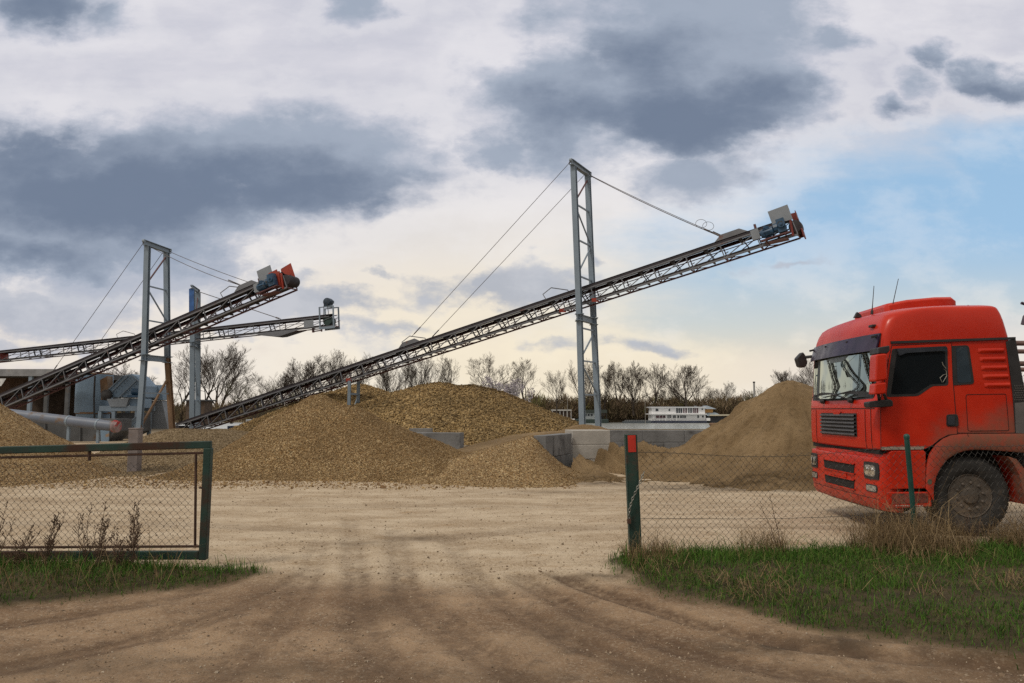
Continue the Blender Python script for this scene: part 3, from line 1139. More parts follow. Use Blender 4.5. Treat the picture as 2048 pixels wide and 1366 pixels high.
ZL = .06
net = netting(pt.x + .085, 9.4, 0, 1, .0405, 1 / 27.0, .0023,
              lambda x, z, o: (x + .05 * (1 - z) * sin(x * 1.7) - .035 * z * sin(x * 2.3) + .012 * sin(x * 11 + z * 7), fence_y(x) + o + .05 * sin(x * 2.1) * sin(z * pi),
                               ZL + z * (fence_top(x) - ZL) + .012 * sin(x * 3.1 + z * 4)))
net.build('netting', MWIREG, fence, fo, fixn=False)
wl = MB()
for zf in (.985, .33):
    wl.path([(x, fence_y(x) - .008, ZL + zf * (fence_top(x) - ZL)) for x in np.arange(pt.x + .06, 9.4, .2)], .0024, 4)
wl.build('tension_wire', MWIREG, fence, fo)
MFP = mat('dark green post paint', (.008, .055, .045), .5, var=.25, scale=5)
pd = (gt - gb).normalized()
gp = MB().tube(gb - pd * .25, gt - pd * .02, .029, n=10)
gp.lathe([(.031, -.03), (.034, -.005), (.03, .012), (.014, .024)], gt - pd * .012, pd, 10)
gp.build('fence_post', MFP, fence, fo, smooth=40)
gp = MB().tube((8.4, 8.85, -.2), (8.38, 8.84, 1.3), .029, n=10)
gp.build('fence_post', MFP, fence, fo, smooth=40)

# ------------------------------------------------------------------ grass, dry stalks, weeds


def blades(P, H, W, lean, r, curl=.5):
    n = len(P)
    a = r.uniform(0, 2 * pi, n)
    la = r.uniform(0, 2 * pi, n)
    side = np.stack([np.cos(a), np.sin(a), np.zeros(n)], -1) * W[:, None]
    ld = np.stack([np.cos(la), np.sin(la), np.zeros(n)], -1)
    up = np.array([0, 0, 1.0])
    mid = P + up * (H * .55)[:, None] + ld * (H * lean * .30)[:, None]
    tip = P + up * (H * (1 - curl * lean * .5))[:, None] + ld * (H * lean)[:, None]
    V = np.stack([P - side, P + side, mid - side * .75, mid + side * .75, tip], 1).reshape(-1, 3)
    o = (np.arange(n) * 5)[:, None]
    T = np.concatenate([o + np.array([[0, 1, 3]]), o + np.array([[0, 3, 2]]), o + np.array([[2, 3, 4]])], 0)
    return V, T


def scatter(n, x0, x1, y0, y1, fn, r):
    X, Y = r.uniform(x0, x1, n), r.uniform(y0, y1, n)
    k = r.rand(n) < fn(X, Y)
    return X[k], Y[k]


rs = np.random.RandomState(77)
MGRS = island_mat('green grass', [(.020, .058, .007), (.048, .125, .012), (.085, .165, .020), (.030, .086, .010), (.145, .150, .045)], .75, spec=.25)
MDRY = island_mat('dry grass', [(.17, .112, .055), (.25, .175, .09), (.095, .060, .032), (.33, .245, .14), (.13, .085, .045)], .85, spec=.2)


def gdens(X, Y):
    g = grass_mask(X, Y)
    patch = sstep(fbm(X * 1.3, Y * 1.3, 61), -.16, .12)
    edge = sstep(g, -.10, .30)
    q = ground_at(1950, 1262)
    patch = np.maximum(patch, np.exp(-((X - q.x) / 1.0) ** 2 - ((Y - q.y) / .38) ** 2))
    fl = sstep(Y - .09 * X, 6.6, 7.7)       # thicker towards the fence
    return edge * (.16 + .84 * np.maximum(patch, fl * .9))


def lawn(name, label, x0, x1, y0, y1, n, hs):
    X, Y = scatter(n, x0, x1, y0, y1, gdens, rs)
    fl = sstep(Y - .08 * X, 6.9, 7.9) if x0 > 0 else sstep(Y, 7.1, 7.6)
    H = hs * rs.gamma(5, .2, len(X)) * (.55 + 1.0 * fl * rs.rand(len(X)) + .25 * sstep(fbm(X * 2.6, Y * 2.6, 66), -.05, .25))
    P = np.stack([X, Y, ground_z(X, Y) - .01], -1)
    V, T = blades(P, H, .0022 + .0022 * rs.rand(len(X)), rs.uniform(.1, .9, len(X)), rs)
    o = np_mesh(name, V, tris=T, m=MGRS)
    return tag(o, label, 'grass', None, 'stuff')


lawn('grass', 'green grass verge along the foot of the fence and truck side', .8, 9, 4.4, 9.0, 105000, .085)
lawn('grass', 'green grass strip under the open gate leaf', -7.5, -2.2, 5.3, 8.1, 52000, .075)
# straw-coloured dead grass woven into the fence
n = 30000
X, Y = rs.uniform(1.2, 8.8, n), 8.10 + rs.normal(0, .30, n)
Y = Y + .06 * X
clump = sstep(fbm(X * 1.4, Y * .8, 71), -.22, .16)
k = (rs.rand(n) < clump * (.55 + .45 * sstep(X, 2.2, 5.0))) & (grass_mask(X, Y) > -.05)
X, Y = X[k], Y[k]
H = rs.gamma(4, .092, len(X)) * (.5 + .5 * sstep(X, 1.8, 4.0)) * (1 - .22 * sstep(X, 4.3, 5.2))
V, T = blades(np.stack([X, Y, ground_z(X, Y)], -1), H, .0014 + .0018 * rs.rand(len(X)), rs.uniform(.2, 1.3, len(X)), rs, .8)
o = np_mesh('dry_grass', V, tris=T, m=MDRY)
tag(o, 'straw coloured dead grass tangled along the fence', 'dry grass', None, 'stuff')
n = 9000
X, Y = scatter(n, 1.2, 8, 5.2, 8.0, lambda X, Y: (grass_mask(X, Y) > .05) * sstep(fbm(X * 2, Y * 2, 73), .02, .25), rs)
V, T = blades(np.stack([X, Y, ground_z(X, Y) + .01], -1), rs.uniform(.06, .22, len(X)), .0016 + .0016 * rs.rand(len(X)), rs.uniform(.8, 2.2, len(X)), rs, .9)
X2, Y2 = scatter(1500, -7, -3.2, 6.6, 8.0, lambda X, Y: (grass_mask(X, Y) > .05) * .7, rs)
V2, T2 = blades(np.stack([X2, Y2, ground_z(X2, Y2)], -1), rs.gamma(4, .06, len(X2)), .0012 + .0016 * rs.rand(len(X2)), rs.uniform(.2, 1.2, len(X2)), rs, .8)
o = np_mesh('dry_grass', np.concatenate([V, V2]), tris=np.concatenate([T, T2 + len(V)]), m=MDRY)
tag(o, 'short withered grass lying over both green verges', 'dry grass', None, 'stuff')

MWEED = mat('dead weed stem', (.115, .072, .048), .85, var=.35, scale=9)


def weed(label, px, py_top, Y, seed, lean=0.0, dense=1.0, spread=.1):
    r = random.Random(seed)
    top = at(px, py_top, Y)
    h = top.z - .03
    bx = top.x - lean * h
    root = Vector((bx, Y, .02))
    st, hd = MB(), MB()
    for s in range(max(2, int(5 * dense))):
        ph = h * r.uniform(.62, 1.0) if s else h
        ex = bx + lean * ph + (r.uniform(-spread, spread) if s else 0)
        pts = []
        for k in range(6):
            t_ = k / 5
            pts.append((bx + (ex - bx) * t_ ** 1.2 + r.uniform(-.012, .012) + r.uniform(-.02, .02) * (s > 0), Y + r.uniform(-.015, .015) + .08 * (s % 2) * t_, .02 + ph * t_))
        st.path(pts, [.0045 - .0028 * k / 5 for k in range(6)], 4)
        for k in range(int(18 * dense)):
            t_ = r.uniform(.22, .98)
            i = min(4, int(t_ * 5))
            q = Vector(pts[i]).lerp(Vector(pts[i + 1]), t_ * 5 - i)
            a_ = r.uniform(0, 2 * pi)
            l = r.uniform(.04, .15) * (1.25 - t_)
            e = q + Vector((cos(a_) * l * .7, sin(a_) * l * .5, l * r.uniform(.6, 1.1)))
            st.tube(q, e, .0018, .001, 3, False)
            for z_ in range(r.randint(2, 5)):
                c = q.lerp(e, r.uniform(.45, 1.05))
                s_ = r.uniform(.003, .0065)
                hd.add([c + Vector((s_, 0, 0)), c + Vector((-s_ * .6, s_, s_)), c + Vector((-s_ * .6, -s_, s_ * .6)), c + Vector((0, 0, -s_ * 1.2))],
                       [(0, 1, 2), (0, 3, 1), (0, 2, 3), (1, 3, 2)])
    w_ = empty('dead_weed', tuple(root), label, 'weed', 'dead weeds along the gate')
    st.build('stem', MWEED, w_, root, fixn=False)
    hd.build('seed_heads', MWEED, w_, root, fixn=False)  # tiny seed heads of the weed, joined in one mesh


weed('tall feathery dead weed at the left photo edge before the gate', 12, 1000, 7.55, 1, .12, 1.1)
weed('bushy dead weed leaning right near the left edge of the gate', 62, 1050, 7.5, 2, .32, 1.2)
weed('dense dark dead weed spike leaning right, alone between its neighbours', 118, 1022, 7.55, 3, .22, 1.5, .05)
weed('thin forked dead weed left of the tallest clump at the gate', 182, 1006, 7.5, 4, .05, 1.0, .14)
weed('tallest dead weed of the clump in the middle of the gate', 212, 1000, 7.45, 5, .10, 1.3, .12)
weed('straight dead weed nearest the gate end post', 268, 995, 7.55, 6, .0, 1.5, .05)
weed('short dead weed at the foot of the gate between two tall ones', 235, 1065, 7.4, 7, -.06, 1.2, .12)
weed('lone dead stalk standing in the fence grass left of the truck bumper', 1540, 985, 8.1, 8, -.15, .5, .1)
weed('dead weed tuft standing in the fence netting before the wheel', 1965, 1010, 8.2, 9, .2, .8, .2)
weed('dead weed tuft against the green fence post under the bumper', 1790, 1020, 8.3, 10, .1, .6, .16)
# ------------------------------------------------------------------ steel materials
MBLUE = mat('grey blue steel paint', (.185, .240, .305), .5, var=.10, scale=1.2, patch=((.17, .10, .065), 1.1, .66, .10))
MOXIDE = mat('red oxide primer', (.105, .042, .048), .65, var=.25, scale=2.5)
MGREY = mat('grey chord paint', (.130, .138, .160), .5, var=.15, scale=1.5, patch=((.15, .075, .06), 1.4, .60, .10))
MBELT = mat('rubber belt', (.022, .017, .024), .7, var=.3, scale=2.0)
MDARK = mat('dark steel', (.028, .026, .028), .6, var=.3, scale=3)
MPLATE = mat('bare grey plate', (.20, .225, .26), .55, var=.08, scale=2)
MORANGE = mat('orange red paint', (.30, .034, .016), .5, var=.18, scale=2, patch=((.20, .05, .03), 2.2, .58, .12))
MHOOD = mat('dark red hood', (.16, .020, .016), .6, var=.25, scale=2.5)
MMOTOR = mat('blue motor paint', (.018, .065, .135), .45, var=.3, scale=4, patch=((.05, .05, .05), 4, .55, .12))
MCABLE = mat('steel cable', (.10, .09, .095), .6, metal=.3, var=.2, scale=3)
MRUSTY = mat('rust brown steel', (.17, .105, .062), .85, var=.3, scale=1.5, patch=((.30, .22, .15), 1.2, .55, .2))


def conveyor(name, label, A, B, W, H, bay, head='plate', hoops=(), head_red=True):
    P0, P1 = at(*A), at(*B)
    ex = (P1 - P0)
    L = ex.length
    ex.normalize()
    ey = Vector((-ex.y, ex.x, 0)).normalized()
    ez = ex.cross(ey)

    def l(x, y, z):
        return P0 + ex * x + ey * y + ez * z
    root = empty(name, tuple(P0), label, 'conveyor')
    N = int(L / bay)
    bay = L / N
    near, far, cross = MB(), MB(), MB()
    for ob, y in ((near, 0), (far, W)):
        ob.bar(l(0, y, 0), l(L, y, 0), .07, .07, ez)
        ob.bar(l(0, y, H), l(L - .4, y, H), .065, .065, ez)
        for i in range(N + 1):
            x = i * bay
            ob.bar(l(x, y, .03), l(x - .06, y, H - .03), .045, .045, ex)
            if i < N:
                ob.bar(l(x + .05, y, .03), l(x + bay - .1, y, H - .03), .036, .036, ey)
    for i in range(N + 1):
        x = i * bay
        if head != 'plate' and i % 2:
            continue
        cross.bar(l(x, .03, -.005), l(x, W - .03, -.005), .05, .05, ez)
        if i < N:
            cross.bar(l(x + .04, .03, -.01), l(x + bay * .5, W - .03, -.01), .032, .032, ez)
        cross.bar(l(x + .1, .03, H * .30), l(x + .1, W - .03, H * .62), .035, .035, ez)
    cross.bar(l(0, W * .5, H * .66), l(L, W * .5, H * .66), .035, .035, ez)
    near.build('near_truss_side', MGREY, root, P0)
    far.build('far_truss_side', MOXIDE, root, P0)
    cross.build('cross_bracing', MOXIDE, root, P0)
    prof = [(.03, H + .17), (.12, H + .12), (.24, H + .08), (W - .24, H + .08), (W - .12, H + .12), (W - .03, H + .17)]
    b = MB()
    for k in range(5):
        (ya, za), (yb, zb_) = prof[k], prof[k + 1]
        b.prism([l(.1, ya, za), l(.1, yb, zb_), l(.1, yb, zb_ + .018), l(.1, ya, za + .018)], ex * (L - .2))
    # skirt angle along the belt edge
    for y in (.0, W):
        b.bar(l(.1, y, H + .08), l(L - .6, y, H + .08), .03, .10, ez)
    b.build('carrying_belt', MBELT, root, P0)
    MB().prism([l(.1, .10, .12), l(.1, W - .10, .12), l(.1, W - .10, .15), l(.1, .10, .15)], ex * (L - .2)).build('return_belt', MBELT, root, P0)
    # a carrying idler at every bay: bracket with three rollers and a return roller below
    idl = MB()
    x = bay * .5
    idl.bar(l(x, .02, H - .05), l(x, W - .02, H - .05), .07, .05, ez)
    for (ya, za), (yb, zb_) in (((.05, H + .13), (.26, H + .02)), ((.27, H + .02), (W - .27, H + .02)), ((W - .26, H + .02), (W - .05, H + .13))):
        idl.tube(l(x, ya, za), l(x, yb, zb_), .055, n=8)
    for y in (.04, W - .04):
        idl.bar(l(x, y, H - .04), l(x, y, H + .16), .05, .05, ex)
    idl.tube(l(x + .2, .06, .08), l(x + .2, W - .06, .08), .05, n=8)
    idl.bar(l(x + .28, .10, .16), l(x + .12, .10, H - .06), .12, .03, ex)
    idl.bar(l(x + .28, W - .10, .16), l(x + .12, W - .10, H - .06), .12, .03, ex)
    i0 = idl.build('idler', MDARK, root, P0, smooth=40)
    for i in range(1, N - 1, 1 if head == 'plate' else 2):
        c = i0.copy()
        col.objects.link(c)
        c.parent = root
        c.location = ex * (bay * i)
    for hx in hoops:
        x = hx
        MB().path([l(x, .02, H + .1), l(x - .12, .02, H + .45), l(x + .28, .3, H + .72), l(x + .95, W - .02, H + .45), l(x + 1.0, W - .02, H + .1)], .026, 5).build(
            'guard_hoop', MGREY, root, P0)
    if head == 'plate':
        sh = (0.0 if head_red else -.55)
        pl = MB()
        pl.prism([l(L - .88 + sh, -.07, H + .06), l(L - .02 + sh, -.07, H + .02), l(L - .06 + sh, -.07, H + .72), l(L - .92 + sh, -.07, H + .70)], ey * -.012)
        pl.build('guard_plate', MPLATE, root, P0)
        MB().prism([l(L - 1.85, -.06, .36), l(L - 1.5, -.06, .34), l(L - 1.5, -.06, H + .16), l(L - 1.85, -.06, H + .12)], ey * -.012).build('switch_plate', MPLATE, root, P0)
        rd = MB()
        if head_red:
            rd.prism([l(L - .02, W, .0), l(L + .22, W, .0), l(L + .14, W, H + .5), l(L - .1, W, H + .52)], ey * .02)
            rd.bar(l(L + .20, .0, .05), l(L + .20, W, .05), .05, .34, ez)
            rd.bar(l(L + .14, .25, H + .25), l(L + .14, W, H + .25), .03, .4, ez)
        else:
            rd.prism([l(L - .75, W * .9, .25), l(L + .14, W * .9, .25), l(L + .02, W * .9, H + .74), l(L - .62, W * .9, H + .66)], ey * .02)
            rd.bar(l(L - .42, -.05, .12), l(L - .34, -.05, H + .25), .09, .30, ex)
            rd.bar(l(L - .8, -.06, H + .22), l(L - .3, -.06, H + .24), .05, .26, ez)
        rd.bar(l(L - .20, -.04, .0), l(L - .12, -.04, H + .1), .07, .09, ex)
        rd.build('discharge_hood', MHOOD if head_red else MORANGE, root, P0)
        MB().lathe([(.10, -.02), (.27, 0), (.29, W * .5), (.27, W), (.1, W + .02)], l(L - .02, .03, .40), ey, 20).build('head_pulley', MBELT, root, P0, smooth=40)
        mo = MB()
        mo.lathe([(.05, -.02), (.15, 0), (.19, .08), (.19, .42), (.205, .44), (.205, .52), (.12, .56)], l(L - 1.42, -.30, .42), ex, 14)
        for k in range(10):
            a = 2 * pi * k / 10
            mo.bar(l(L - 1.3, -.30 + cos(a) * .2, .42 + sin(a) * .2), l(L - 1.02, -.30 + cos(a) * .2, .42 + sin(a) * .2), .012, .05, ey * cos(a) + ez * sin(a))
        mo.box(l(L - 1.15, -.30, .66), (.2, .14, .12))
        mo.build('drive_motor', MMOTOR, root, P0, smooth=35)
        gb = MB()
        gb.lathe([(.12, 0), (.2, .03), (.2, .2), (.14, .24)], l(L - .88, -.30, .50), ex, 10)
        gb.bar(l(L - .52, -.30, .22), l(L - .52, -.30, .82), .30, .34, ex)
        gb.lathe([(.16, 0), (.16, .1), (.06, .1), (.06, .16)], l(L - .5, -.44, .55), ey * -1, 10)
        gb.build('gearbox', MMOTOR, root, P0, smooth=35)
        mt = MB()
        mt.bar(l(L - 1.5, -.28, .14), l(L - .25, -.28, .14), .3, .05, ez)
        mt.bar(l(L - 1.2, -.16, -.02), l(L - .4, -.16, -.10), .5, .03, ez)
        for x in (L - 1.3, L - .45):
            mt.bar(l(x, -.42, .1), l(x, .02, .0), .05, .05, ez)
        mt.bar(l(L - 1.62, .2, H + .2), l(L - 1.62, .2, H + .42), .1, .1, ex)
        mt.build('motor_mount', MOXIDE, root, P0)
    else:
        fr = MB()
        for y in (0, W):
            for x in (L - 1.15, L - .02):
                fr.bar(l(x, y, -.1), l(x, y, H + .75), .09, .09, ex)
            fr.bar(l(L - 1.2, y, H + .75), l(L + .03, y, H + .75), .07, .07, ez)
            fr.bar(l(L - 1.2, y, -.1), l(L + .03, y, -.1), .10, .16, ez)
        fr.build('head_frame', MBLUE, root, P0)
        MB().lathe([(.1, -.02), (.34, 0), (.36, W * .45), (.34, W * .9), (.1, W * .92)], l(L - .58, .05, .42), ey, 20).build(
            'head_pulley', mat('dark green pulley', (.02, .05, .045), .6), root, P0, smooth=40)
        mo = MB()
        mo.lathe([(.08, -.06), (.26, -.02), (.31, .05), (.31, .50), (.2, .56)], l(L - .62, .12, H + 1.15), ey, 16)
        mo.box(l(L - .62, .38, H + .86), (.5, .5, .16))
        mo.box(l(L - .25, .38, H + 1.12), (.18, .2, .2))
        mo.build('drive_motor', mat('dark blue motor', (.018, .035, .06), .45, var=.3, scale=4), root, P0, smooth=35)
        for x in (L - .86, L - .34):
            MB().bar(l(x, -.03, .5), l(x * .5 + (L - .62) * .5, -.03, H + 1.0), .03, .03, ey).build('drive_belt', MDARK, root, P0)
        MB().prism([l(L - 2.45, -.06, .05), l(L - 1.65, -.06, .05), l(L - 1.65, -.06, .6), l(L - 2.45, -.06, .6)], ey * -.02).build('guard_plate', MPLATE, root, P0)
        kk = MB()
        kk.bar(l(L - 1.9, .2, -.25), l(L - 1.1, .2, -.22), .1, .07, ez)
        kk.bar(l(L - 1.85, .2, -.32), l(L - 1.85, .2, .0), .16, .12, ex)
        kk.bar(l(L - 1.15, .2, -.32), l(L - 1.15, .2, .0), .08, .08, ex)
        kk.build('scraper', MOXIDE, root, P0)
    MB().lathe([(.1, -.02), (.26, 0), (.26, W), (.1, W + .02)], l(.15, 0, .40), ey, 16).build('tail_pulley', MBELT, root, P0, smooth=40)
    return root, l, L, ex, ey, ez, P0, bay


def ca_y(px):
    return 851.6 - .3245 * (px - 416)


def cb_y(px):
    return 811 - .4225 * (px - 15)


def cc_y(px):
    return 722 - .106 * px


def depth(px, a, b):
    (x0, d0), (x1, d1) = a, b
    return 1 / (1 / d0 + (1 / d1 - 1 / d0) * (px - x0) / (x1 - x0))


DA = ((352, 50.0), (1596, 31.8))
DB = ((-110, 45.0), (574, 36.2))
DC = ((-160, 66.0), (668, 55.0))


def ca(px):
    return at(px, ca_y(px), depth(px, *DA))


def cb(px):
    return at(px, cb_y(px), depth(px, *DB))


def cc(px):
    return at(px, cc_y(px), depth(px, *DC))


P0A = ca(352)
hoopA = [(ca(px) - P0A).length for px in (1098, 812)]
root_a, la, LA, exA, eyA, ezA, P0A, bayA = conveyor('belt_conveyor', 'long grey belt conveyor rising to the right through the tallest tower', (352, ca_y(352), 50.0),
                                                    (1596, ca_y(1596), 31.8), .80, .68, 1.56, hoops=hoopA)
# trestle under the long conveyor
tr = MB()
for (px, top_y, y) in ((694, ca_y(694), 0), (722, ca_y(700), .80)):
    s = (ca(697) - P0A).length
    q = la(s, y, -.05)
    tr.ibeam((q.x, q.y, -.1), (q.x, q.y, q.z), .17, .17, .02, (0, 1, 0))
q0, q1 = la(s, 0, -.05), la(s, .80, -.05)
tr.bar((q0.x, q0.y, q0.z - .75), (q1.x, q1.y, q1.z - .75), .10, .12)
tr.bar((q0.x, q0.y, q0.z - 2.3), (q1.x, q1.y, q1.z - .85), .07, .05)
tr.build('support_trestle', MBLUE, root_a, P0A)
for px in (697, 1190, 1125):
    s = (ca(px) - P0A).length
    MB().box(la(s, -.045, .0), (.34, .02, .18)).build('gusset_plate', MORANGE, root_a, P0A)

P0B = cb(-110)
hoopB = [(cb(px) - P0B).length for px in (452,)]
root_b, lb, LB, exB, eyB, ezB, P0B, bayB = conveyor('belt_conveyor', 'steep belt conveyor with orange head plate behind the left gate', (-110, cb_y(-110), 45.0),
                                                    (574, cb_y(574), 36.2), .80, .68, 1.60, hoops=hoopB, head_red=False)
P0C = cc(-160)
hoopC = [(cc(px) - P0C).length for px in (235,)]
root_c, lc, LC, exC, eyC, ezC, P0C, bayC = conveyor('belt_conveyor', 'thin nearly level belt conveyor farthest back with a motor on top', (-160, cc_y(-160), 66.0),
                                                    (668, cc_y(668), 55.0), .80, .72, 2.15, head='cage', hoops=hoopC)
s = (cc(556) - P0C).length
b = MB()
for y in (-.06, .86):
    b.prism([lc(s - 2.0, y, -.03), lc(s + 1.9, y, -.03), lc(s + .2, y, -.36), lc(s - .2, y, -.36)], eyC * .05)
b.build('belly_bracket', MGREY, root_c, P0C)
s = (cc(2) - P0C).length
MB().bar(lc(s - .8, -.2, .40), lc(s - .6, 1, .40), .4, .8, ezC).build('transfer_box', MORANGE, root_c, P0C)


def tower(name, label, near, far, Yn, Yf, leg, rungs, cross_y, extra_bottom=True):
    """near/far: three image points (top, splice, foot) of each leg"""
    N = [at(px, py, Yn) for px, py in near]
    Fp = [at(px, py, Yf) for px, py in far]
    zt = min(N[0].z, Fp[0].z)
    root = empty(name, (N[1].x, N[1].y, 0), label, 'tower')
    o = root.location.copy()
    ax = (Fp[0] - N[0])
    ax.z = 0
    ax.normalize()
    face = Vector((-ax.y, ax.x, 0))

    def pt(P, z):
        i = 0 if z > P[1].z else 1
        t = (z - P[i].z) / (P[i + 1].z - P[i].z)
        return P[i] + (P[i + 1] - P[i]) * t
    for P in (N, Fp):
        b = MB()
        b.ibeam(pt(P, P[1].z), pt(P, zt), leg, leg * .85, .022, ax)
        b.build('upper_leg', MBLUE, root, o)
        b = MB()
        b.ibeam(pt(P, -.1), pt(P, P[1].z - .02), leg, leg * .85, .022, ax)
        b.build('lower_leg', MBLUE, root, o)
    b = MB()
    d = (Fp[0] - N[0])
    d.z = 0
    d.normalize()
    a, c = pt(N, zt), pt(Fp, zt)
    b.ibeam(a - d * .3 + Vector((0, 0, .13)), c + d * .3 + Vector((0, 0, .13)), .22, .26, .025)
    for q in (a - d * .32, c + d * .32):
        b.lathe([(.09, -.06), (.09, .06)], (q.x, q.y, zt + .2), face, 10)
    b.build('top_beam', MBLUE, root, o)
    zc = at(near[0][0], cross_y, Yn).z
    b = MB()
    a, c = pt(N, zc), pt(Fp, zc)
    c.z = zc
    b.ibeam(a - d * .28, c + d * .28, .24, .30, .02)
    for z_ in (zc + .17, zc - .17):
        b.box((a.x, a.y, z_), (.42, .42, .02))
        b.box((c.x, c.y, z_), (.42, .42, .02))
    b.build('splice_beam', MBLUE, root, o)
    zs = sorted([at(near[0][0], py, Yn).z for py in rungs], reverse=True)
    lv = [zt - .1] + zs
    for i, z in enumerate(zs):
        MB().bar(pt(N, z), pt(Fp, z), .07, .07).build('rung', MBLUE, root, o)
    for i in range(len(lv) - 1):
        if abs((lv[i] + lv[i + 1]) / 2 - zc) < .9:
            continue
        p_, q = (N, Fp) if i % 2 else (Fp, N)
        MB().bar(pt(p_, lv[i] - .08), pt(q, lv[i + 1] + .08), .06, .06).build('brace', MBLUE if i % 3 else MOXIDE, root, o)
    return root, (lambda z: pt(N, z)), (lambda z: pt(Fp, z)), zt, o, d


def cable(root, o, p, q, r=.014, sag=.0, links=0):
    p, q = Vector(p), Vector(q)
    pts = [p.lerp(q, k / 10) - Vector((0, 0, sag * 4 * (k / 10) * (1 - k / 10))) for k in range(11)]
    b = MB()
    b.path(pts, r, 5)
    for k in range(links):
        c = q.lerp(p, .02 + .022 * k)
        b.tube(c, c + (p - q).normalized() * .28, r * 2.1, n=6)
    c = p.lerp(q, .012)
    b.tube(p, c, r * 2.4, n=6)
    b.build('stay_cable', MCABLE, root, o)


ta, na, fa, zta, oa, da = tower('cable_tower', 'tall grey blue steel tower carrying the long conveyor, beside the cobble heap', [(1147, 332), (1159, 634), (1165, 858)],
                                [(1175, 345), (1187, 634), (1197, 858)], 36.0, 37.6, .26, (407, 478, 551, 655, 721, 789), 635)


def on_a(px, y=0, z=.9):
    return la((ca(px) - P0A).length, y, z)


cable(ta, oa, na(zta + .15) - da * .3, on_a(828, .05, 1.25), .014, 0, 2)
cable(ta, oa, fa(zta + .1) - da * .2, on_a(848, .75, .95), .014, 0, 2)
cable(ta, oa, fa(zta + .12) + da * .35, on_a(1455, .1, .98), .019, .10, 4)
cable(ta, oa, na(zta + .0) + da * .35, on_a(1462, .75, .98), .014, .10, 3)
q = fa(zta + .12).lerp(on_a(1455, .1, .98), .86)
for k in (0, .32):
    b = MB()
    c = q + Vector((k, 0, .18 - k * .35))
    b.path([c + Vector((cos(a) * .26, .02, sin(a) * .2)) for a in np.linspace(0, 2 * pi, 16)[:-1]], .010, 4, closed=True)
    b.build('cable_loop', MCABLE, ta, oa)
for rt, l_, P0_, s_, o_ in ((root_a, la, P0A, (ca(1472) - P0A).length, 0), (root_a, la, P0A, (ca(822) - P0A).length, 0), (root_b, lb, P0B, (cb(498) - P0B).length, 0)):
    b = MB()
    for y in (0, .8):
        b.prism([l_(s_ - .75, y, .86), l_(s_ + .75, y, .86), l_(s_ + .42, y, 1.1), l_(s_ - .42, y, 1.1)], Vector((0, .03, 0)))
    b.bar(l_(s_ - .4, 0, 1.06), l_(s_ - .4, .8, 1.06), .05, .05)
    b.build('lifting_plate', MGREY, rt, P0_)

tb, nb, fb, ztb, ob_, db = tower('cable_tower', 'grey blue steel tower with splayed rusty feet beside the crusher', [(295, 492), (289, 714), (279, 852)],
                                 [(333, 503), (335, 716), (344, 852)], 39.0, 40.7, .26, (571, 640, 786), 715)


def on_b(px, y=0, z=.9):
    return lb((cb(px) - P0B).length, y, z)


cable(tb, ob_, nb(ztb + .15) - db * .3, on_b(108, .05, .85), .014, 0, 1)
cable(tb, ob_, fb(ztb + .1) - db * .2, on_b(150, .75, .85), .014, 0, 1)
cable(tb, ob_, fb(ztb + .12) + db * .3, on_b(505, .75, 1.0), .016, .06, 2)
cable(tb, ob_, nb(ztb + .0) + db * .3, on_b(492, .05, 1.0), .016, .14, 5)
MB().bar(fb(3.4), nb(.6), .10, .08).build('brace', MRUSTY, tb, ob_)
low = [c for c in tb.children if c.name.startswith('lower_leg')]
low[1].data.materials.clear()
low[1].data.materials.append(MRUSTY)
low[1]['label'] = 'rust brown far foot of the tower'

tc, nc, fc, ztc, oc, dc = tower('cable_tower', 'slender blue topped steel mast pair rising beyond the steep conveyor', [(385, 578), (385, 690), (384, 838)],
                                [(396, 582), (396, 690), (396, 838)], 57.0, 58.8, .34, (690, 800), 688)
up = [c for c in tc.children if c.name.startswith('upper_leg')]
q1, q0 = nc(ztc), nc(ztc - 1.9)
MB().bar(q0 + Vector((0, -.19, 0)), q1 + Vector((0, -.19, 0)), .37, .03, (0, 1, 0)).build('blue_cover', mat('bright blue paint', (.03, .11, .33), .5), tc, oc)
cable(tc, oc, fc(ztc + .1), lc((cc(556) - P0C).length, .4, 1.0), .03, .0, 1)

# ------------------------------------------------------------------ washing plant at the left
MTANK = mat('faded light blue paint', (.165, .245, .345), .6, var=.10, scale=1.0, bump=.15, bscale=6, bdist=.03, patch=((.30, .20, .12), .8, .66, .08))
MTANKD = mat('dark grey plant steel', (.075, .080, .088), .7, var=.25, scale=1.5, patch=((.10, .065, .04), 1.2, .56, .15))
MPIPE = mat('grey pipe paint', (.125, .150, .205), .5, var=.08, scale=1.2, patch=((.17, .105, .05), .8, .56, .14))


def quad_px(pts, Y, d=.05):
    return [at(px, py, Y) for px, py in pts], Vector((0, d, 0))


# tall tank
D = 43.0
t0 = at(170, 800, D)
tank = empty('water_tank', (t0.x, D + .9, 0), 'tall pale blue round-fronted tank with a rusty seam', 'tank')
b = MB()
xl_, xr_ = at(137, 800, D).x, at(203, 800, D).x
zt_, zb_ = at(170, 748, D).z, at(170, 826, D).z
rx = (xr_ - xl_) / 2
rows = []
for z in (zb_, zb_ + .02, zt_ - .02, zt_):
    rows.append([((xl_ + xr_) / 2 + rx * cos(a), D + .9 + .9 * sin(a) * (abs(sin(a)) ** -.45 if abs(sin(a)) > .01 else 1) * .8, z) for a in np.linspace(0, 2 * pi, 33)[:-1]])
b.grid(rows, True)
b.add([r for r in rows[-1]], [tuple(range(32))])
b.build('tank_shell', MTANK, tank, tank.location, smooth=50)
b = MB()
for z, h in ((zb_ - .05, .1), (zt_, .08)):
    b.grid([[((xl_ + xr_) / 2 + rx * 1.02 * cos(a), D + .9 + .75 * sin(a), z + k) for a in np.linspace(0, 2 * pi, 33)[:-1]] for k in (0, h)], True)
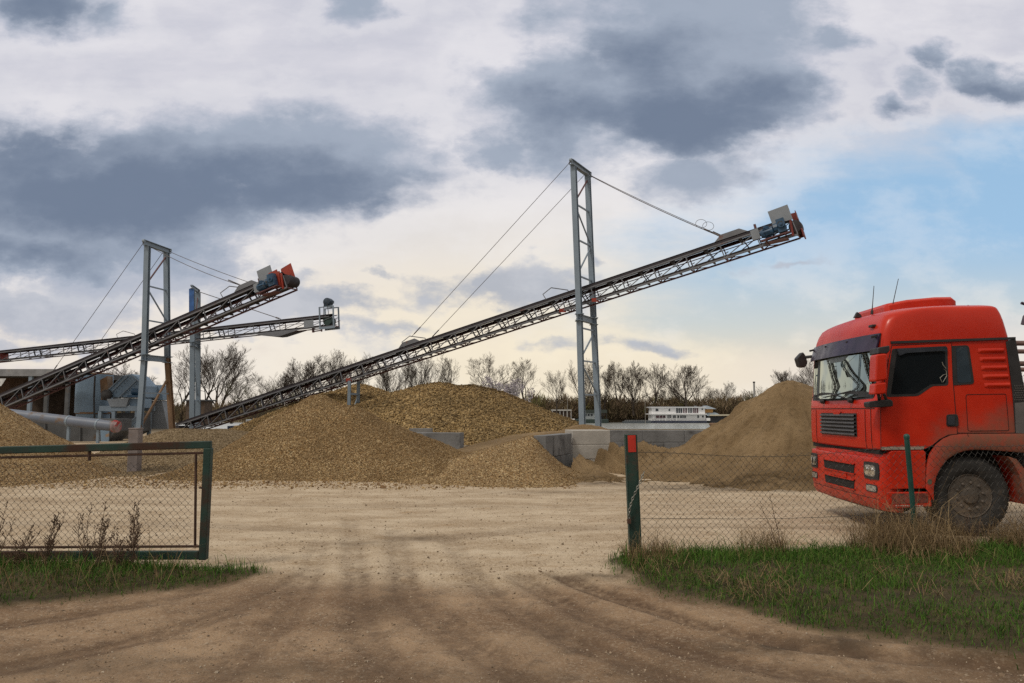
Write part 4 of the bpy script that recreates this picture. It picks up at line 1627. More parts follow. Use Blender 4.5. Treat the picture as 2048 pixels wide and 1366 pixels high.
b.build('rim_band', MRUSTY, tank, tank.location)
rows = [[((xl_ + xr_) / 2 + rx * .98 * cos(a), D + .9 + .7 * sin(a), z) for a in np.linspace(0, 2 * pi, 33)[:-1]] for z in (0, zb_ - .04)]
MB().grid(rows, True).build('tank_base', MTANK, tank, tank.location, smooth=50)
q = at(189, 750, D - .02)
MB().path([at(190, 752, D - .05), at(189, 772, D - .05), at(188, 800, D - .05), at(189, 838, D - .05), at(196, 850, D - .05), at(202, 880, D - .1)], .055, 6).build('hose', MDARK, tank, tank.location, smooth=60)

# crusher: gabled housing with bolted ribs over a frame
D = 42.0
cr = empty('crusher', (at(250, 800, D).x, D + .6, 0), 'pale blue gabled crusher housing with bolted diagonal ribs', 'crusher')
co_ = cr.location.copy()
P, d = quad_px([(213, 795), (214, 782), (245, 752), (262, 748), (272, 752), (290, 772), (291, 795)], D, 1.5)
MB().prism(P, d).build('housing', MTANK, cr, co_, bevel=.02)
b = MB()
for (x0, y0, x1, y1) in ((222, 786, 257, 751), (238, 795, 272, 762), (262, 749, 290, 773), (214, 783, 246, 752)):
    b.bar(at(x0, y0, D - .03), at(x1, y1, D - .03), .05, .10, (0, -1, 0))
for k in range(7):
    for (x0, y0, x1, y1) in ((226, 789, 260, 756), (244, 793, 272, 768), (218, 779, 247, 752)):
        q = at(x0 + (x1 - x0) * k / 6, y0 + (y1 - y0) * k / 6, D - .02)
        b.lathe([(.035, 0), (.035, .05), (.02, .06)], q, (0, -1, 0), 6)
b.build('bolted_rib', MBLUE, cr, co_)
b = MB()
a_, c_ = at(200, 822, D - .2), at(284, 816, D - .2)
b.bb((a_.x, D - .3, a_.z), (c_.x, D - .15, a_.z + .28))
b.bb((a_.x, D + 1.2, a_.z), (c_.x, D + 1.35, a_.z + .28))
for px in (205, 232, 278):
    q = at(px, 822, D)
    b.bb((q.x - .09, D - .28, -.1), (q.x + .09, D - .1, q.z))
    b.bb((q.x - .09, D + 1.18, -.1), (q.x + .09, D + 1.34, q.z))
b.build('support_frame', MBLUE, cr, co_)
P, d = quad_px([(213, 798), (258, 796), (252, 814), (220, 814)], D - .35, .25)
MB().prism(P, d).build('trough', MPLATE, cr, co_, bevel=.02)
P, d = quad_px([(258, 797), (288, 797), (288, 816), (258, 816)], D - .15, .9)
MB().prism(P, d).build('chute_box', MTANK, cr, co_, bevel=.02)
P, d = quad_px([(223, 826), (284, 826), (284, 862), (240, 884), (223, 884)], D + .1, 1.0)
MB().prism(P, d).build('hopper', MTANKD, cr, co_)
q = at(271, 783, D - .4)
m_ = MB().lathe([(.1, -.2), (.2, -.15), (.2, .3), (.12, .34)], q, (1, 0, 0), 14)
m_.bb((q.x - .35, D - .6, q.z - .32), (q.x + .4, D - .05, q.z - .2))
m_.build('drive_motor', MMOTOR, cr, co_, smooth=40)
q = at(211, 790, D - .3)
MB().lathe([(.05, -.05), (.26, 0), (.30, .05), (.30, .18), (.1, .2)], q, (0, 1, 0), 18).build('flywheel', MDARK, cr, co_, smooth=40)
P, d = quad_px([(200, 760), (214, 752), (216, 790), (202, 800)], D + .3, .6)
MB().prism(P, d).build('feed_chute', MRUSTY, cr, co_)
b = MB()
b.ibeam(at(220, 886, D - 1.2), at(276, 836, D - .6), .26, .30, .03)
b.build('strut', MBLUE, cr, co_)
# chute housing to the right
D = 43.5
cb_box = empty('chute_housing', (at(305, 800, D).x, D, 0), 'pale box with a slanting leg behind the tower foot', 'chute')
P, d = quad_px([(288, 770), (326, 770), (326, 800), (288, 800)], D, 1.0)
MB().prism(P, d).build('box', MTANK, cb_box, cb_box.location, bevel=.02)
P, d = quad_px([(291, 801), (324, 801), (336, 858), (302, 858)], D + .1, .8)
MB().prism(P, d).build('slanting_leg', MPLATE, cb_box, cb_box.location, bevel=.02)
# settling trough and pipe
D = 38.5
tr_ = empty('settling_trough', (at(140, 860, D).x, D, 0), 'long dark grey steel trough sloping behind the pipe', 'trough')
P, d = quad_px([(-80, 835), (232, 838), (232, 862), (212, 884), (150, 890), (60, 892), (-80, 894)], D, 1.6)
MB().prism(P, d).build('trough_side', MTANKD, tr_, tr_.location, bevel=.02)
b = MB()
for px in (20, 90, 160, 206):
    b.bar(at(px, 842, D - .04), at(px, 888, D - .04), .07, .07, (0, 1, 0))
b.build('stiffener', MTANKD, tr_, tr_.location)
P, d = quad_px([(200, 850), (219, 850), (217, 884), (202, 884)], D - .10, .06)
MB().prism(P, d).build('drain_plate', MTANK, tr_, tr_.location)
D = 36.5
pa, pb_ = at(-60, 819, D + 1), at(232, 853, D)
pipe = empty('steel_pipe', tuple(pa), 'thick grey pipe with rust streaks and a red end flange', 'pipe')
MB().tube(pa, pb_, .255, n=20).build('pipe_body', MPIPE, pipe, pa, smooth=40)
u_ = (pb_ - pa).normalized()
MB().lathe([(.2, -.04), (.30, 0), (.30, .10), (.27, .14), (.27, .22), (.1, .24)], pb_ - u_ * .1, u_, 20).build('end_flange', mat('red flange', (.22, .16, .17), .6, var=.3, scale=5, patch=((.30, .03, .03), 3.0, .45, .08)), pipe, pa, smooth=40)
b = MB()
for px in (140, 198):
    q = pa.lerp(pb_, (px + 60) / 292)
    b.lathe([(.265, -.05), (.275, -.04), (.275, .04), (.265, .05)], q, u_, 20)
b.build('strap', MBLUE, pipe, pa, smooth=40)
b = MB()
for px in (140, 198):
    q = pa.lerp(pb_, (px + 60) / 292)
    b.bb((q.x - .06, q.y - .06, -.1), (q.x + .06, q.y + .06, q.z - .25))
b.build('pipe_stand', MBLUE, pipe, pa)
# open shed with a grey fascia
D = 52.0
a_, c_ = at(-120, 738, D), at(137, 738, D)
zf0, zf1 = at(0, 752, D).z, at(0, 738, D).z
shed = empty('open_shed', (c_.x, D, 0), 'dark open shed with a long grey metal fascia behind the conveyor', 'shed')
MB().bb((a_.x, D, zf0), (c_.x, D + .3, zf1)).build('fascia', mat('corrugated grey fascia', (.22, .23, .25), .6, var=.2, scale=2, patch=((.2, .14, .1), 1, .6, .15)), shed, shed.location)
MB().bb((a_.x, D + .3, zf0 - .02), (c_.x, D + 9, zf1 - .12)).build('roof', MTANKD, shed, shed.location)
MB().bb((a_.x, D + 8.8, -.1), (c_.x - 1.2, D + 9, zf0)).build('rear_wall', mat('dark shed boards', (.055, .038, .028), .9, var=.4, scale=1.5), shed, shed.location)
MB().bb((a_.x, D + 3.0, -.1), (at(62, 800, D + 3).x, D + 3.1, zf0 - .02)).build('side_wall', mat('brown shed boards', (.075, .045, .030), .9, var=.4, scale=1.5), shed, shed.location)
for px in (-40, 57, 90, 132):
    q = at(px, 800, D)
    MB().bb((q.x - .12, D + .05, -.1), (q.x + .12, D + .25, zf0)).build('post', MTANKD if px != 57 else MBLUE, shed, shed.location)
P, d = quad_px([(-10, 757), (12, 757), (2, 772), (-10, 772)], D - .05, .04)
MB().prism(P, d).build('white_panel', mat('white panel', (.6, .62, .64), .5), shed, shed.location)
# small hut, blue skip with white box far behind the long conveyor
D = 88.0
q = at(421, 815, D)
hut = empty('wooden_hut', (q.x, D, 0), 'tiny brown hut with a flat roof behind the conveyor foot', 'hut')
z1 = at(421, 802, D).z
MB().bb((at(404, 0, D).x, D, -.2), (at(439, 0, D).x, D + 2.4, z1)).build('wall', mat('hut boards', (.085, .058, .042), .9, var=.3, scale=2), hut, hut.location)
MB().bb((at(400, 0, D).x, D - .3, z1), (at(443, 0, D).x, D + 2.8, z1 + .16)).build('roof', MTANKD, hut, hut.location)
MB().bb((at(416, 0, D).x, D - .03, .0), (at(425, 0, D).x, D + .02, z1 - .35)).build('door', MDARK, hut, hut.location)
D = 62.0
sk = empty('blue_container', (at(515, 855, D).x, D, 0), 'low dark blue container with a white box standing at its end', 'container')
z0_, z1_ = at(0, 862, D).z, at(0, 852, D).z
b = MB().bb((at(484, 0, D).x, D, max(-.1, z0_ - .6)), (at(548, 0, D).x, D + 1.8, z1_))
for k in range(9):
    x_ = at(486 + k * 7, 0, D).x
    b.bb((x_ - .04, D - .05, z0_ - .3), (x_ + .04, D - .001, z1_ - .04))
b.build('bin_body', mat('navy paint', (.02, .04, .09), .6, var=.3, scale=2), sk, sk.location)
MB().bb((at(516, 0, D).x, D + .3, z1_ + .002), (at(527, 0, D).x, D + .9, at(0, 839, D).z)).build('white_box', mat('white enamel', (.62, .66, .70), .5), sk, sk.location, bevel=.03)
MB().bb((at(527.4, 0, D).x, D + .3, at(0, 843, D).z), (at(548, 0, D).x, D + 1.2, at(0, 837, D).z)).build('blue_lid', mat('blue lid', (.035, .075, .15), .6), sk, sk.location)

# ------------------------------------------------------------------ poles and a small marker
for px, py0, py1, Y, r_, lb_ in ((1508, 766, 850, 62, .11, 'grey lamp pole rising beside the tall sand heap'), (1290, 797, 846, 238, .10, 'thin pale pole on the bank left of the white houseboat'),
                                 (1135, 800, 846, 238, .10, 'thin pale pole on the bank left of the tall tower')):
    q = at(px, py0, Y)
    base = -.2 if Y < 100 else -3.2
    e = empty('utility_pole', (q.x, Y, base), lb_, 'pole', 'poles by the river')
    b = MB().tube((q.x, Y, base), (q.x, Y, q.z), r_, r_ * .7, 8)
    b.build('shaft', mat('pole grey', (.30, .31, .32), .7) if Y < 100 else mat('pole pale', (.22, .21, .19), .8), e, e.location, smooth=60)
    MB().lathe([(r_ * .5, 0), (r_ * 1.0, .02), (r_ * .8, .12)], (q.x, Y, q.z), (0, 0, 1), 8).build('cap', MDARK, e, e.location)
q = at(1426, 852, 24.2)
mk = empty('rusty_bollard', (q.x, 24.2, 0), 'short rusty bollard behind the end of the dark concrete wall', 'bollard')
MB().tube((q.x, 24.2, -.1), (q.x, 24.2, q.z + .02), .10, n=10).build('shaft', mat('rust bollard', (.10, .035, .02), .8, var=.3, scale=5), mk, mk.location, smooth=60)
MB().lathe([(.125, 0), (.125, .05), (.09, .08)], (q.x, 24.2, q.z + .02), (0, 0, 1), 10).build('cap', MRUSTY, mk, mk.location)

# ------------------------------------------------------------------ houseboats on the far bank
WZ = -2.6
MWHITE = mat('white boat paint', (.80, .81, .83), .55, var=.06, scale=.6)
MWIN = mat('dark boat window', (.035, .045, .06), .15, var=.3, scale=1)
MWINR = mat('maroon curtain window', (.09, .035, .05), .4, var=.3, scale=1)
MNAVY = mat('navy hull', (.028, .035, .065), .5, var=.2, scale=.7)
Y = 244.0
s_ = Y / F


def bx(px):
    return (px - 1024) * s_


def bz(py):
    return at(1360, py, Y).z


hb = empty('houseboat', (bx(1356), Y, WZ), 'long white two storey houseboat moored on the river', 'houseboat')
ho = hb.location.copy()
hl = MB().bb((bx(1300), Y - .3, WZ - .4), (bx(1412), Y + 6.5, bz(841.5)))
hl.build('hull', MNAVY, hb, ho, bevel=.15)
MB().bb((bx(1302), Y + .4, bz(841.5)), (bx(1410), Y + 6, bz(829))).build('lower_cabin', MWHITE, hb, ho)
MB().bb((bx(1297), Y - .7, bz(829)), (bx(1411), Y + 6.6, bz(827.2))).build('deck_slab', mat('white slab', (.74, .75, .78), .5, var=.05), hb, ho)
MB().bb((bx(1303), Y + .8, bz(827.2)), (bx(1409.5), Y + 6, bz(815.6))).build('upper_cabin', MWHITE, hb, ho)
MB().bb((bx(1299), Y + .1, bz(815.6)), (bx(1410.5), Y + 6.5, bz(813.4))).build('roof', mat('boat roof', (.60, .62, .66), .5, var=.08), hb, ho)
for px0, px1, py0, py1, m_, yy in ((1352, 1364, 816.5, 826, MWIN, .8), (1366, 1373.5, 816.3, 826, MWINR, .8), (1376, 1384, 816.3, 826, MWIN, .8), (1386, 1396, 816, 826, MWINR, .8),
                                   (1311, 1316.5, 817.5, 822.5, MWIN, .8), (1337, 1340, 818, 822, MWIN, .8), (1403, 1405.5, 817, 820, MWIN, .8),
                                   (1311, 1331, 831, 837, MWINR, .4), (1334, 1341, 830, 837, MWIN, .4), (1345, 1357, 831, 836, MWIN, .4), (1359, 1370.5, 831, 836, MWIN, .4), (1393.5, 1396.5, 830.5, 836, MWIN, .4),
                                   (1403, 1406, 831, 835, MWIN, .4)):
    w_ = MB().bb((bx(px0), Y + yy - .06, bz(py1)), (bx(px1), Y + yy + .02, bz(py0))).build('window', m_, hb, ho)
    if px1 - px0 > 6:
        b = MB()
        for k in range(1, 3):
            x_ = bx(px0 + (px1 - px0) * k / 3)
            b.bb((x_ - .06, Y + yy - .10, bz(py1)), (x_ + .06, Y + yy - .061, bz(py0)))
        b.build('window_bar', MWHITE, w_, ho)
        w_.children[0].matrix_parent_inverse = Matrix()
rl = MB()
for z_ in (bz(838.5), bz(836.5)):
    rl.tube((bx(1302), Y - .1, z_), (bx(1345), Y - .1, z_), .05, n=4)
for k in range(9):
    x_ = bx(1302 + k * 5.3)
    rl.tube((x_, Y - .1, bz(841.5)), (x_, Y - .1, bz(836.5)), .05, n=4)
rl.build('railing', MWHITE, hb, ho)
for px in (1306, 1330, 1351):
    MB().tube((bx(px), Y - .4, bz(841.5)), (bx(px), Y - .4, bz(829)), .09, n=5).build('deck_post', MWHITE, hb, ho)
MB().bb((bx(1391), Y + 2, bz(813.4)), (bx(1395), Y + 3, bz(811.6))).build('chimney', MPLATE, hb, ho)

fr_ = empty('floating_restaurant', (bx(1436), Y + 1, WZ), 'grey hip roofed floating restaurant with a beige awning at the white boat', 'houseboat')
fo_ = fr_.location.copy()
MB().bb((bx(1413.5), Y + .5, WZ - .3), (bx(1466), Y + 8, bz(833.5))).build('hull', mat('black hull', (.022, .024, .030), .6), fr_, fo_, bevel=.2)
MB().bb((bx(1412), Y + 2.5, bz(828)), (bx(1428), Y + 8, bz(817))).build('upper_cabin', mat('ochre boards', (.50, .27, .085), .7, var=.2), fr_, fo_)
b = MB()
z0_, z1_ = bz(818), bz(811)
b.add([(bx(1408), Y + 1.6, z0_), (bx(1434), Y + 1.6, z0_), (bx(1434), Y + 9, z0_), (bx(1408), Y + 9, z0_), (bx(1413), Y + 5, z1_), (bx(1421), Y + 5, z1_)],
      [(0, 1, 5, 4), (1, 2, 5), (2, 3, 4, 5), (3, 0, 4), (0, 3, 2, 1)])
b.build('hip_roof', mat('grey sheet roof', (.27, .32, .37), .5, var=.1), fr_, fo_)
b = MB()
z0_, z1_ = bz(831), bz(824)
b.add([(bx(1412.5), Y + .3, z0_), (bx(1442), Y + .3, z0_), (bx(1432), Y + 3, z1_), (bx(1412.5), Y + 3, z1_), (bx(1412.5), Y + .3, z0_ - .15), (bx(1442), Y + .3, z0_ - .15), (bx(1432), Y + 3, z1_ - .15), (bx(1412.5), Y + 3, z1_ - .15)],
      [(0, 1, 2, 3), (7, 6, 5, 4), (0, 4, 5, 1), (1, 5, 6, 2), (2, 6, 7, 3), (3, 7, 4, 0)])
b.build('lean_to_roof', mat('blue grey sheet roof', (.25, .31, .36), .5, var=.1), fr_, fo_)
MB().bar((bx(1418), Y + 1.2, bz(830.5)), (bx(1467), Y + 1.2, bz(830)), 3.0, .4).build('awning', mat('beige awning', (.52, .47, .36), .8, var=.08), fr_, fo_)
for px in (1420, 1432, 1444, 1456, 1465):
    MB().tube((bx(px), Y + .6, bz(834)), (bx(px), Y + .6, bz(831)), .08, n=4).build('awning_post', MDARK, fr_, fo_)
MB().bb((bx(1410.5), Y - .5, bz(841.5)), (bx(1417.5), Y + .45, bz(836))).build('gangway', MWHITE, fr_, fo_)

lb2 = empty('landing_barge', (bx(1122), Y - 2, WZ), 'brown landing barge under a pale open frame at the end of the cobble heap', 'barge')
lo = lb2.location.copy()
MB().bb((bx(1098), Y - 2, WZ - .3), (bx(1150), Y + 4, bz(839.5))).build('hull', MNAVY, lb2, lo, bevel=.2)
MB().bb((bx(1098), Y - 2.1, bz(839)), (bx(1148), Y - 1.9, bz(837.3))).build('hull_stripe', MWHITE, lb2, lo)
MB().bb((bx(1107), Y + 1, bz(837)), (bx(1140), Y + 4, bz(822))).build('cabin', mat('brown cabin', (.13, .085, .065), .8, var=.3), lb2, lo)
b = MB()
for px in (1104, 1112, 1119, 1126, 1133, 1141):
    b.tube((bx(px), Y - 1.5, bz(837)), (bx(px), Y - 1.5, bz(821)), .12, n=5)
b.bb((bx(1103), Y - 1.7, bz(821.5)), (bx(1142), Y + 4, bz(819)))
b.build('canopy_frame', mat('pale frame paint', (.40, .39, .38), .6, var=.1), lb2, lo)
bt = empty('work_boat', (bx(1192), Y - 3, WZ), 'dark green work boat with white cabin seen between the tower legs', 'boat')
MB().bb((bx(1150), Y - 3, WZ - .3), (bx(1214), Y + 3, bz(838))).build('hull', mat('dark green hull', (.018, .035, .032), .6), bt, bt.location, bevel=.25)
MB().bb((bx(1166), Y - 1, bz(838)), (bx(1190), Y + 2, bz(826))).build('cabin', mat('boat cabin white', (.50, .55, .58), .6, var=.15), bt, bt.location)
MB().bb((bx(1160), Y - 2, bz(826)), (bx(1212), Y + 3, bz(819.5))).build('canopy', mat('dark canopy', (.03, .04, .036), .7), bt, bt.location)
b = MB()
for px in (1168, 1174, 1180):
    b.bb((bx(px), Y - 1.06, bz(832)), (bx(px + 4), Y - .98, bz(828)))
b.build('window', MWIN, bt, bt.location)
for px in (1196, 1204, 1211):
    MB().tube((bx(px), Y - 1.8, bz(838)), (bx(px), Y - 1.8, bz(826)), .1, n=4).build('canopy_post', MDARK, bt, bt.location)
dk = empty('pontoon', (bx(1268), Y - 3, WZ), 'low grey pontoon jetty left of the white houseboat', 'jetty')
MB().bb((bx(1244), Y - 3, WZ - .2), (bx(1298), Y + 1, bz(842.5))).build('float', mat('pontoon', (.07, .085, .10), .7), dk, dk.location, bevel=.1)
b = MB()
for k in range(12):
    x_ = bx(1246 + 4.6 * k)
    b.tube((x_, Y - 2.8, bz(842.6)), (x_, Y - 2.8, bz(840.4)), .06, n=4)
b.tube((bx(1246), Y - 2.8, bz(840.5)), (bx(1297), Y - 2.8, bz(840.5)), .06, n=4)
b.build('railing', mat('pontoon rail', (.25, .27, .29), .6), dk, dk.location)
# ------------------------------------------------------------------ bare trees
MBARK = mat('bark', (.050, .038, .030), .95, var=.35, scale=1.5)
MTWIG = mat('twigs', (.060, .043, .032), .95, var=.35, scale=.8)
MTWIGO = mat('budding twigs', (.085, .080, .036), .95, var=.35, scale=.6)


def grow(r, trunk, crown, p, d, length, rad, level, cfg):
    n = 5 if level < 2 else 4 if level == 2 else 2
    pts, rads = [p.copy()], [rad]
    seg = length / n
    end = rad * (.14 if level == 0 else .28)
    dirs = [d.copy()]
    for k in range(n):
        w = cfg['wob'] * (0.6 if level == 0 else 1.0)
        d = d + Vector((r.gauss(0, w), r.gauss(0, w), r.gauss(0, w * .6) + cfg['up'] * (.05 + .05 * level)))
        d.normalize()
        p = p + d * seg
        pts.append(p.copy())
        dirs.append(d.copy())
        rads.append(max(cfg['rmin'], rad + (end - rad) * (k + 1) / n))
    (trunk if level < 2 else crown).path(pts, rads, 6 if level == 0 else 5 if level == 1 else 3, False)
    if level >= cfg['levels']:
        return
    cnt = cfg['n'][level]
    cnt = r.randint(cnt[0], cnt[1])
    s0 = cfg['start'][level]
    az = r.uniform(0, 2 * pi)
    for k in range(cnt):
        t = s0 + (1 - s0) * (k + r.random() * .8) / cnt
        i = min(n - 1, int(t * n))
        q = pts[i].lerp(pts[i + 1], min(1, t * n - i))
        dd = dirs[i + 1]
        az += 2.4 + r.uniform(-.5, .5)
        ang = cfg['ang'][level] * r.uniform(.7, 1.25)
        a = dd.orthogonal().normalized()
        b = dd.cross(a)
        nd = dd * cos(ang) + (a * cos(az) + b * sin(az)) * sin(ang)
        nd.normalize()
        ln = length * cfg['len'][level] * (1.15 - .55 * t) * r.uniform(.75, 1.2)
        rr = max(cfg['rmin'], (rad + (end - rad) * t) * cfg['rk'][level])
        grow(r, trunk, crown, q, nd, ln, rr, level + 1, cfg)


BASE = dict(levels=4, n=[(8, 10), (7, 9), (7, 9), (6, 8)], start=[.22, .2, .12, .1], ang=[.66, .62, .68, .62], len=[.72, .60, .55, .55], rk=[.60, .52, .48, .6], wob=.13, up=1.0, rmin=.013)


def tree_proto(seed, H, kind):
    r = random.Random(seed)
    cfg = dict(BASE)
    tl, rad = H * .62, H * .021
    lean = Vector((r.uniform(-.06, .06), r.uniform(-.06, .06), 1)).normalized()
    if kind == 'tall':
        cfg.update(ang=[.58, .60, .65, .6], start=[.26, .2, .12, .1], len=[.80, .58, .55, .55], n=[(6, 8), (6, 8), (6, 8), (5, 7)])
    elif kind == 'round':
        cfg.update(ang=[.72, .6, .65, .6], start=[.14, .2, .12, .1], len=[.88, .58, .55, .52])
        tl = H * .52
    elif kind == 'sparse':
        cfg.update(n=[(6, 8), (6, 7), (5, 7), (5, 7)], ang=[.55, .7, .7, .7], start=[.32, .25, .15, .1], wob=.17)
    elif kind == 'forked':
        cfg.update(n=[(7, 8), (7, 8), (6, 8), (6, 7)], ang=[.62, .58, .62, .6], start=[.08, .25, .12, .1], len=[1.15, .52, .52, .55])
        tl = H * .5
    elif kind == 'bush':
        cfg.update(n=[(12, 15), (6, 8), (5, 6), (3, 4)], ang=[.7, .4, .5, .6], start=[.02, .2, .15, .15], len=[1.3, .45, .45, .5], wob=.09)
        tl, rad = H * .45, H * .012
    tk, cr = MB(), MB()
    grow(r, tk, cr, Vector((0, 0, -.3)), lean, tl, rad, 0, cfg)
    top = max(v[2] for v in cr.v)
    k = H / top
    for ob in (tk, cr):
        ob.v = [(x * k, y * k, z * k) for x, y, z in ob.v]
    return tk, cr


PROTO = {}
for key, seed, kind, mt in (('tall', 11, 'tall', 0), ('tall2', 12, 'tall', 0), ('round', 13, 'round', 0), ('round2', 14, 'round', 0), ('sparse', 15, 'sparse', 0), ('sparse2', 16, 'sparse', 0),
                            ('forked', 17, 'forked', 0), ('forked2', 18, 'forked', 0), ('bush', 19, 'bush', 1), ('bush2', 20, 'bush', 1)):
    tk, cr = tree_proto(seed, 16.0, kind)

    def mk_mesh(name, b, m_):
        me = bpy.data.meshes.new(name)
        me.from_pydata(b.v, [], b.f)
        me.polygons.foreach_set('use_smooth', [True] * len(me.polygons))
        me.materials.append(m_)
        return me
    PROTO[key] = (mk_mesh('trunk', tk, MBARK), mk_mesh('crown', cr, MTWIGO if mt else MTWIG))


def plant(kind, px, py_top, Y, label, rot=None, width=1.0, zb=None, name='bare_tree', cat='tree', mats=None, group='bare trees along the river'):
    top = at(px, py_top, Y)
    zb = (-.2 if Y < 240 else .1) if zb is None else zb
    h = top.z - zb
    e = empty(name, (top.x, Y, zb), label, cat, group)
    e.rotation_euler = (0, 0, rnd.uniform(0, 6.28) if rot is None else rot)
    width *= 1.18
    e.scale = (h / 16 * width, h / 16 * width, h / 16)
    for nm, me in zip(('trunk', 'crown'), PROTO[kind]):
        if mats:
            me = me.copy()
            me.materials.clear()
            me.materials.append(mats[0 if nm == 'trunk' else 1])
        o = bpy.data.objects.new(nm, me)
        col.objects.link(o)
        o.parent = e
    return e


TREES = [
    ('forked', 438, 681, 112, 'big broad bare tree right of the slender mast pair', 1.0),
    ('sparse', 412, 690, 116, 'narrow bare tree pressed against the mast pair, left half of the big crown', .8),
    ('sparse', 366, 702, 104, 'thin leaning bare tree between splayed tower and mast pair', .9),
    ('round2', 250, 726, 96, 'bare tree showing over the crusher housing behind the steep conveyor', 1.3),
    ('sparse2', 318, 765, 100, 'small bare tree behind the pale chute box', 1.1),
    ('sparse', 466, 742, 108, 'small bare tree at the right foot of the big broad one', 1.0),
    ('round2', 606, 705, 120, 'dense round bare tree above the long conveyor left part', 1.0),
    ('round', 568, 742, 122, 'lower bare tree left of the dense round one above the conveyor', 1.0),
    ('tall', 664, 698, 126, 'fan shaped bare tree just right of the dense round one', 1.0),
    ('forked', 712, 704, 128, 'bare tree crossed by the conveyor above the trestle', .9),
    ('round', 776, 722, 132, 'wide forked bare tree in the dip between the two cobble humps', .9),
    ('tall2', 822, 706, 132, 'upright bare tree at the left shoulder of the main cobble hump', .8),
    ('forked2', 852, 700, 134, 'bare tree with spreading limbs over the main cobble hump', .8),
    ('sparse2', 893, 708, 130, 'thin crooked bare tree standing right above the cobble hump top', .8),
    ('sparse', 983, 698, 150, 'ragged tall bare tree above the blossom shrub', .85),
    ('sparse2', 1047, 713, 160, 'bare tree with a twisted trunk between blossom shrub and right tower', .9),
    ('tall', 1114, 738, 200, 'small round headed bare tree just left of the right tower', .8),
    ('forked', 1168, 716, 250, 'bare tree seen between the legs of the right tower', .8),
    ('forked2', 1208, 722, 252, 'bare tree touching the right leg of the right tower', .8),
    ('tall2', 1234, 718, 256, 'second bare tree from the right tower, upright', .7),
    ('round2', 1266, 718, 252, 'bushy bare tree above the left end of the white houseboat', .85),
    ('tall', 1309, 725, 254, 'narrow bare tree above the middle of the white houseboat', .9),
    ('round', 1371, 724, 250, 'wide spreading bare tree above the right end of the white houseboat', 1.05),
    ('sparse', 1395, 752, 258, 'small bare tree tucked at the right side of the wide spreading one', .8),
    ('tall', 1420, 772, 270, 'very small bare tree right of the wide spreading one', .9),
    ('tall2', 1440, 775, 272, 'tiny bare tree above the grey hip roof', .9),
    ('sparse2', 1459, 761, 262, 'slim bare tree with a tufted head left of the lamp pole', .8),
    ('round', 1572, 736, 150, 'bare tree top behind the left flank of the tall sand heap', 1.0),
    ('tall', 1626, 712, 96, 'bare tree half hidden behind the truck windshield and mirror', .9),
    ('sparse', 1606, 745, 110, 'bare tree top right above the peak of the tall sand heap', .9),
    ('round2', 2046, 735, 60, 'bare tree top behind the rear of the truck cab', .7),
    ('round', 1330, 775, 266, 'low rounded bare tree behind the white houseboat roof', 1.2),
    ('bush', 514, 757, 92, 'budding olive green shrub rising behind the conveyor foot', 1.3),
    ('bush2', 590, 772, 100, 'greenish shrub under the dense round tree', 1.4),
    ('bush', 545, 785, 96, 'low olive shrub between two taller green ones', 1.4),
    ('bush2', 265, 775, 90, 'green tinged shrub behind the crusher roof', 1.3),
    ('bush', 332, 778, 92, 'green tinged shrub behind the chute box and tower foot', 1.2),
    ('bush2', 1528, 770, 200, 'rounded brown shrub right of the lamp pole', 1.5),
    ('bush', 1568, 766, 190, 'rounded brown shrub at the left flank of the tall sand heap', 1.3),
    ('bush2', 740, 778, 118, 'low scrubby shrub behind the left cobble hump', 1.2),
    ('bush', 820, 778, 120, 'low scrubby shrub in the dip of the cobble heap', 1.2),
]
for kind, px, py, Y, label, wd in TREES:
    shrub = kind.startswith('bush')
    plant(kind, px, py, Y, label, None, wd, name='shrub' if shrub else 'bare_tree', cat='shrub' if shrub else 'tree', group='shrubs by the river' if shrub else 'bare trees along the river')
# off to the far left: what the windshield mirrors
plant('round', -420, 640, 70, 'big bare tree standing far left beyond the plant', 1.0, 1.1)
plant('forked', -700, 620, 60, 'forked bare tree standing farthest left beyond the plant', 2.0, 1.1)

plant('tall', -200, 660, 64, 'upright bare tree standing just left of the photo edge', .7, 1.0)
plant('bush', -330, 700, 60, 'olive budding shrub under the trees far left beyond the plant', .7, 1.3, name='shrub', cat='shrub', group='shrubs by the river')
# trees behind the viewer, across the road: the side windows mirror them
for k, (x_, y_, h_, kd) in enumerate(((17, -19, 12, 'round'), (24, -21, 13, 'tall2'), (31, -18, 12, 'round2'))):
    e = plant(kd, 1024, 500, 30, ('bare tree behind the viewer, nearest the lane', 'middle bare tree of the row behind the viewer', 'last bare tree of the row behind the viewer')[k], .5 * k, 1.1)
    e.location = (x_, y_, -.2)
    e.scale = (h_ / 16 * 1.2, h_ / 16 * 1.2, h_ / 16)

# blossom shrub
MBLOS = island_mat('blossom', [(.42, .38, .42), (.50, .46, .49), (.34, .30, .34), (.46, .43, .46)], .8)
e = plant('bush2', 1000, 752, 125, 'pale pink blossoming shrub on the right shoulder of the cobble heap', 1.0, 1.25, name='blossom_shrub', cat='shrub', group='shrubs by the river')
rs = np.random.RandomState(9)
vv = np.array([v.co[:] for v in PROTO['bush2'][1].vertices])
vv = vv[vv[:, 2] > 4.5]
P = vv[rs.randint(0, len(vv), 2600)] + rs.normal(0, .35, (2600, 3))
V, T = blades(P, rs.uniform(.3, .75, 2600), np.full(2600, .16), rs.uniform(.3, 1.2, 2600), rs)
o = np_mesh('blossom', V, tris=T, m=MBLOS)
o.parent = e

# thicket along the far bank and scrub behind the plant: one dense mass of twigs
MTH = island_mat('thicket', [(.16, .115, .078), (.22, .16, .105), (.18, .15, .08), (.115, .085, .06), (.26, .19, .125)], .95, spec=.1)
MTHG = island_mat('budding thicket', [(.16, .165, .06), (.22, .21, .08), (.13, .13, .055), (.19, .155, .075)], .95, spec=.1)


